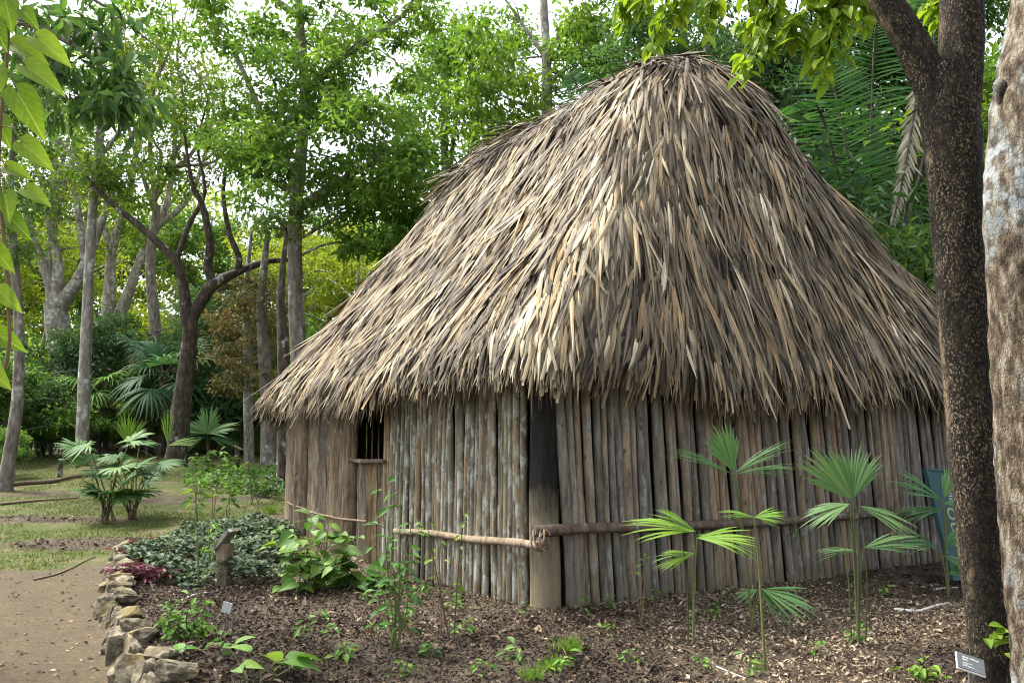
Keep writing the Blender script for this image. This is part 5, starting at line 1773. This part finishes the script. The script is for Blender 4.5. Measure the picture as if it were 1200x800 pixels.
def cover(name, label, poly, n, leaf, mat, hmax, kind='stuff', tmpl=T_OVAL, aspect=.55, cat=None, col=(1, 1, 1)):
    q = scatter_poly(poly, n)
    hh = hmax * (.5 + vnoise(q[:, 0], q[:, 1], .35, 9) * 1.4)
    O = np.column_stack([q, H(q[:, 0], q[:, 1]) + np.maximum(hh, .02) * (1 - .6 * rng.random(n) ** 2)])
    ang = rng.uniform(0, 6.28, n)
    m = MB()
    L = leaf * rng.uniform(.6, 1.25, n)
    scatter(m, tmpl, O, np.stack([np.cos(ang), np.sin(ang), rng.normal(.05, .3, n)], -1), unit(np.array([0, -.15, 1.0]) + rng.normal(0, .35, (n, 3))), L, L * aspect)
    o = m.build(name, G[mat], None)
    o.color = (*col, 1)
    tag(o, label, cat, kind=kind)


cover('ground_cover', 'grey-green ground cover filling the bed left of the hut', [(142, 668), (150, 645), (200, 640), (250, 618), (300, 612), (345, 618), (345, 660), (325, 685), (275, 690), (225, 690), (180, 682)], 6500, .075, 'leaf_grey', .24)
cover('ground_cover', 'leafy ground cover behind the far palm clumps', [(215, 560), (260, 548), (330, 560), (335, 582), (260, 578), (220, 575)], 1100, .11, 'leaf_mid', .25, col=(1.1, 1.2, 1))
for lb, (u, v), nn in [('purple-leaved plant cluster at the inner side of the stone edging', (160, 684), 240), ('smaller purple-leaved plants behind the first cluster', (160, 658), 150)]:
    leafy('purple_plant', lb, ground(u, v), [(u + dx, v - dy) for dx, dy in ((-28, 14), (-14, 22), (0, 18), (14, 22), (28, 15), (38, 12), (-6, 12))], nn, .075, T_LANCE, 'leaf_purple', .45, .12, 14, group='purple-leaved plants', from_=.35, up=.4, stem_r=.004)

# ------------------------------------------------------------------ litter, chips, grass
def chips(name, label, n, region, lo, hi, mat, tmpl, aspect, tilt, rsh=1.0):
    q = np.column_stack([rng.uniform(region[0], region[1], n), rng.uniform(region[2], region[3], n)])
    e = q[:, 0] - x_kerb(q[:, 1])
    p_, g_, l_ = masks(q[:, 0], q[:, 1])
    s_ = (q - CORNER) @ dR; t_ = (q - CORNER) @ dL
    inside = (s_ > -.02) & (t_ > -.02)
    dens = .5 + .5 * np.clip(vnoise(q[:, 0], q[:, 1], .5, 4) * 3 + .6, 0, 1)
    keep = (((e > .12) | (l_ > .5)) & (p_ < .3)) & (g_ < .4) & ~inside & (rng.random(n) < dens)
    q = q[keep]; n = len(q)
    O = np.column_stack([q, H(q[:, 0], q[:, 1]) + rng.uniform(.002, .022, n)])
    ang = rng.uniform(0, 6.28, n)
    D = np.stack([np.cos(ang), np.sin(ang), rng.normal(0, tilt, n)], -1)
    L = lo + (hi - lo) * rng.random(n) ** 2.2
    m = MB()
    pale = np.clip(vnoise(q[:, 0], q[:, 1], 1.3, 12) * 1.2 + .12 * (q[:, 0] > .0), -.25, .3)
    scatter(m, tmpl, O, D, unit(np.array([0, 0, 1.0]) + rng.normal(0, tilt, (n, 3))), L, L * aspect, np.clip(rng.random(n) ** 1.25 * rsh + pale, 0, 1))
    tag(m.build(name, G[mat], None, False), label, kind='stuff')


chips('mulch_chips', 'bark chips and crumbled leaves covering the bed', 110000, (-9, 5.5, 4.0, 14), .016, .06, 'litter', T_LO, .5, .45)
chips('bark_chips', 'chunky bark chips and twigs strewn thickly near the path and posts', 130000, (-4.2, 5, 4.0, 8.6), .016, .048, 'litter', T_LO, .45, .6, .82)
chips('leaf_litter', 'dry curled leaves lying on the mulch around the hut', 8000, (-8, 5.5, 4.0, 14), .035, .12, 'litter', T_OVAL, .42, .35, .85)
# grit and leaf bits on the path
n = 26000
q = np.column_stack([rng.uniform(-6.5, -1.2, n), rng.uniform(3.8, 10, n)])
p_, g_, l_ = masks(q[:, 0], q[:, 1])
q = q[(p_ > .6) & (rng.random(n) < .3)]
m = MB()
ang = rng.uniform(0, 6.28, len(q))
L = .006 + .05 * rng.random(len(q)) ** 5
scatter(m, T_LO, np.column_stack([q, H(q[:, 0], q[:, 1]) + .004]), np.stack([np.cos(ang), np.sin(ang), rng.normal(0, .2, len(q))], -1), unit(np.array([0, 0, 1.0]) + rng.normal(0, .3, (len(q), 3))), L, L * .6, rng.random(len(q)))
tag(m.build('path_grit', G['litter'], None, False), 'grit and leaf scraps on the trodden path', kind='stuff')

n = 120000
xx = rng.uniform(-13, 1, n); yy_ = 8.5 + 15 * rng.random(n) ** 1.3
p_, g_, l_ = masks(xx, yy_)
nz = vnoise(xx, yy_, .9, 2) * .9 + vnoise(xx, yy_, .3, 3) * .5
keep = (g_ > .5) & (p_ < .3) & (nz > -.12)
xx, yy_ = xx[keep], yy_[keep]; n = len(xx)
m = MB()
T_BL = (np.array([[0, .5, 0], [0, -.5, 0], [1, 0, 0]]), np.array([[0, 1, 2]]))
D = rng.normal(0, .55, (n, 3)); D[:, 2] = 1
scatter(m, T_BL, np.column_stack([xx, yy_, H(xx, yy_) - .003]), D, unit(rng.normal(0, 1, (n, 3)) + [0, -.6, 0]), rng.uniform(.02, .055, n), rng.uniform(.008, .016, n))
tag(m.build('grass', G['grass'], None, False), 'thin mossy grass over the shaded lawn', kind='stuff')

# sticks and surface roots
def stick(name, label, pts, r0, mat, cat='stick', group=None):
    P0 = [ground(u, v) + [0, 0, r0 * .8] for u, v in pts]
    P_, rr = smooth_path(P0, np.linspace(r0, r0 * .5, len(P0)), 5)
    m = MB(); tube(m, P_, rr, 7, .08)
    tag(m.build(name, G[mat], None, True, loc=P0[0]), label, cat, group)


stick('fallen_stick', 'bleached crooked stick lying at the foot of the wooden post', [(208, 708), (225, 699), (250, 694), (277, 686)], .012, 'stick', group='sticks on the ground')
stick('fallen_stick', 'pale forked-looking branch on the soil near the two right trunks', [(1048, 716), (1075, 718), (1095, 712), (1112, 708)], .018, 'stick', group='sticks on the ground')
stick('fallen_stick', 'short pale stick under the shaded palm by the teal board', [(1095, 692), (1115, 690), (1135, 690)], .014, 'stick', group='sticks on the ground')
stick('fallen_stick', 'long thin twig lying near the bottom edge right of the post', [(828, 776), (850, 786), (878, 797)], .007, 'stick', group='sticks on the ground')
stick('fallen_stick', 'brown twig in front of the first brown poles', [(690, 735), (720, 737), (760, 734)], .010, 'stick_brown', group='sticks on the ground')
stick('surface_root', 'dark root crossing the path edge toward the stones', [(40, 680), (70, 672), (95, 660), (112, 652)], .011, 'stick_brown', 'root', 'roots in the lawn')
stick('surface_root', 'dark root running across the lawn past the short green-tipped post', [(0, 572), (30, 568), (60, 566), (90, 560), (140, 556)], .045, 'stick_brown', 'root', 'roots in the lawn')
stick('surface_root', 'thin root lower down the lawn at left', [(0, 592), (40, 588), (95, 584)], .025, 'stick_brown', 'root', 'roots in the lawn')

# ------------------------------------------------------------------ posts and signs
def text_mesh(name, body, size, mat, parent, M4, ext=.0015, align='LEFT'):
    cu = bpy.data.curves.new('lettering', 'FONT')
    cu.body = body; cu.size = size; cu.extrude = ext; cu.align_x = align
    to = bpy.data.objects.new('lettering', cu); COL.objects.link(to)
    dg = bpy.context.evaluated_depsgraph_get()
    me = bpy.data.meshes.new_from_object(to.evaluated_get(dg))
    bpy.data.objects.remove(to)
    me.materials.clear(); me.materials.append(mat)
    o = bpy.data.objects.new(name, me); COL.objects.link(o)
    o.parent = parent; o.matrix_local = M4
    return o


# wooden post with a slanted top board
b = ground(262, 688)
post = thing('label_post', b, 'weathered square post with a slanted top board beside the ground cover', 'post')
m = MB()
s1 = b[1] / F_PX
ax = np.array([[math.cos(R(-18)), math.sin(R(-18)), 0], [-math.sin(R(-18)), math.cos(R(-18)), 0], [0, 0, 1.0]])
hh = 50 * s1 / 2
box(m, b + [0, 0, hh - .03], ax, (7.5 * s1, 6 * s1, hh + .03))
m.build('shaft', G['board'], post, False)
m = MB()
sl = R(-48)
a1 = ax[0] * math.cos(sl) - np.array([0, 0, 1.0]) * math.sin(sl)
ax2 = np.array([a1, ax[1], np.cross(a1, ax[1])])
box(m, b + [0, 0, 54 * s1], ax2, (15 * s1, 10 * s1, 2.2 * s1))
m.build('slanted_board', G['pole_left'], post, False)

# white tag on a wire
b = ground(265, 742)
tg = thing('plant_tag', b, 'small pale plant tag on a thin wire stuck in the mulch', 'plant tag')
s1 = b[1] / F_PX
m = MB(); tube(m, [b - [0, 0, .03], b + [0, 0, .06], b + [0, 0, 24 * s1]], .004, 6); m.build('wire', G['metal'], tg)
m = MB(); box(m, b + [0, -.006, 29 * s1], np.array([[.96, .1, -.25], [-.1, .98, .16], [.26, -.13, .96]]), (5.2 * s1, .002, 6.2 * s1)); m.build('card', G['tin'], tg, False)

# short posts on the lawn
for lb, u, v, hp, wp_, tip in [('short dark post with a green plate in front of the straight thin trunk', 70, 561, 22, 5.5, True), ('short dark post with a slanted cap near the thin trunks', 278, 548, 22, 6, False)]:
    b = ground(u, v); s1 = b[1] / F_PX
    p_ = thing('marker_post', b, lb, 'post')
    m = MB(); tube(m, [b - [0, 0, .05], b + [0, 0, hp * s1 * .5], b + [0, 0, hp * s1]], wp_ * s1 / 2, 8, .05); m.build('shaft', G['bark_dark'], p_)
    m = MB()
    if tip: box(m, b + [.045, -.03, hp * s1 - .03], np.array([[1, 0, 0], [0, .8, .6], [0, -.6, .8]]), (.055, .008, .05)); m.build('plate', G['green_paint'], p_, False)
    else: box(m, b + [0, 0, hp * s1 + .02], np.array([[.9, 0, -.43], [0, 1, 0], [.43, 0, .9]]), (.10, .08, .015)); m.build('cap', G['board'], p_, False)
# sawn log by the hut's far corner
b = ground(322, 557)
m = MB(); tube(m, [b + [-.28, .05, .12], b + [0, 0, .13], b + [.3, -.05, .12]], [.14, .135, .14], 12, .04)
tag(m.build('sawn_log', G['bark_dark'], None, True, loc=b), 'short sawn log lying beside the hut\'s far corner', 'log')

# dark plaque by the right trunks
c = at(1137, 778, 4.45)
b = on_ground(c[0], c[1] + .03)
pq = thing('plaque', b, 'small dark grey plaque with white lettering tilted at the foot of the black trunk', 'sign')
xa = unit(np.array([.93, -.06, -.30])); na = unit(np.array([.10, -.75, .66])); na = unit(na - xa * (na @ xa)); ya = np.cross(na, xa)
m = MB(); tube(m, [b - [0, 0, .05], (b + c) / 2, c - na * .008], .008, 8); m.build('stake', G['metal'], pq)
axm = np.array([xa, ya, na])
m = MB(); box(m, c, axm, (.068, .045, .004)); m.build('back_plate', G['white'], pq, False)
m = MB(); box(m, c + na * .0055 + ya * .002, axm, (.0655, .041, .0035)); m.build('face_plate', G['plaque'], pq, False)
def M_on(px_, py_, off=.0095):
    o_ = c + xa * px_ + ya * py_ + na * off - np.array(pq.location)
    return Matrix(((xa[0], ya[0], na[0], o_[0]), (xa[1], ya[1], na[1], o_[1]), (xa[2], ya[2], na[2], o_[2]), (0, 0, 0, 1)))
text_mesh('lettering', 'Black Cabbage\nBark', .0135, G['white'], pq, M_on(-.040, .020), .0004)
text_mesh('lettering', 'Lonchocarpus\ncastilloi\nFamily Fabaceae', .0085, G['white'], pq, M_on(-.042, -.008), .0003)

# teal board leaning against the wall
cb = at(1117, 615, 8.9)
b = on_ground(cb[0], cb[1])
tb_ = thing('teal_board', b, 'teal painted board with faded yellow lettering leaning on the pole wall', 'sign')
up = unit(at(1132, 668, 8.75) - at(1100, 541, 9.05)); up = -up
xa = unit(np.array([.86, .48, .0])); xa = unit(xa - up * (xa @ up)); na = np.cross(xa, up)
if na[1] > 0: na = -na
L2 = np.linalg.norm(at(1132, 668, 8.75) - at(1100, 541, 9.05)) / 2
axm = np.array([xa, up, np.cross(xa, up)])
m = MB(); box(m, cb, axm, (.20, L2, .014)); m.build('panel', G['teal'], tb_, False)
m = MB(); box(m, cb - xa * .213, axm, (.013, L2, .022)); m.build('batten', G['teal'], tb_, False)
m = MB(); box(m, cb + up * (L2 + .012), axm, (.226, .012, .022)); m.build('batten', G['teal'], tb_, False)
zf = np.cross(-up, xa) if False else None
# lettering runs down the board
ux = -up; nz_ = na; uy = np.cross(nz_, ux)
def M_t(along, across):
    o_ = cb + up * along + xa * across + nz_ * .0155 - np.array(tb_.location)
    return Matrix(((ux[0], uy[0], nz_[0], o_[0]), (ux[1], uy[1], nz_[1], o_[1]), (ux[2], uy[2], nz_[2], o_[2]), (0, 0, 0, 1)))
text_mesh('lettering', 'oudrip', .26, G['yellow'], tb_, M_t(.18, -.06), .001)
text_mesh('lettering', 'ME', .11, G['cream'], tb_, M_t(.36, .02), .001)
text_mesh('lettering', 'EST', .08, G['cream'], tb_, M_t(-.15, .10), .001)
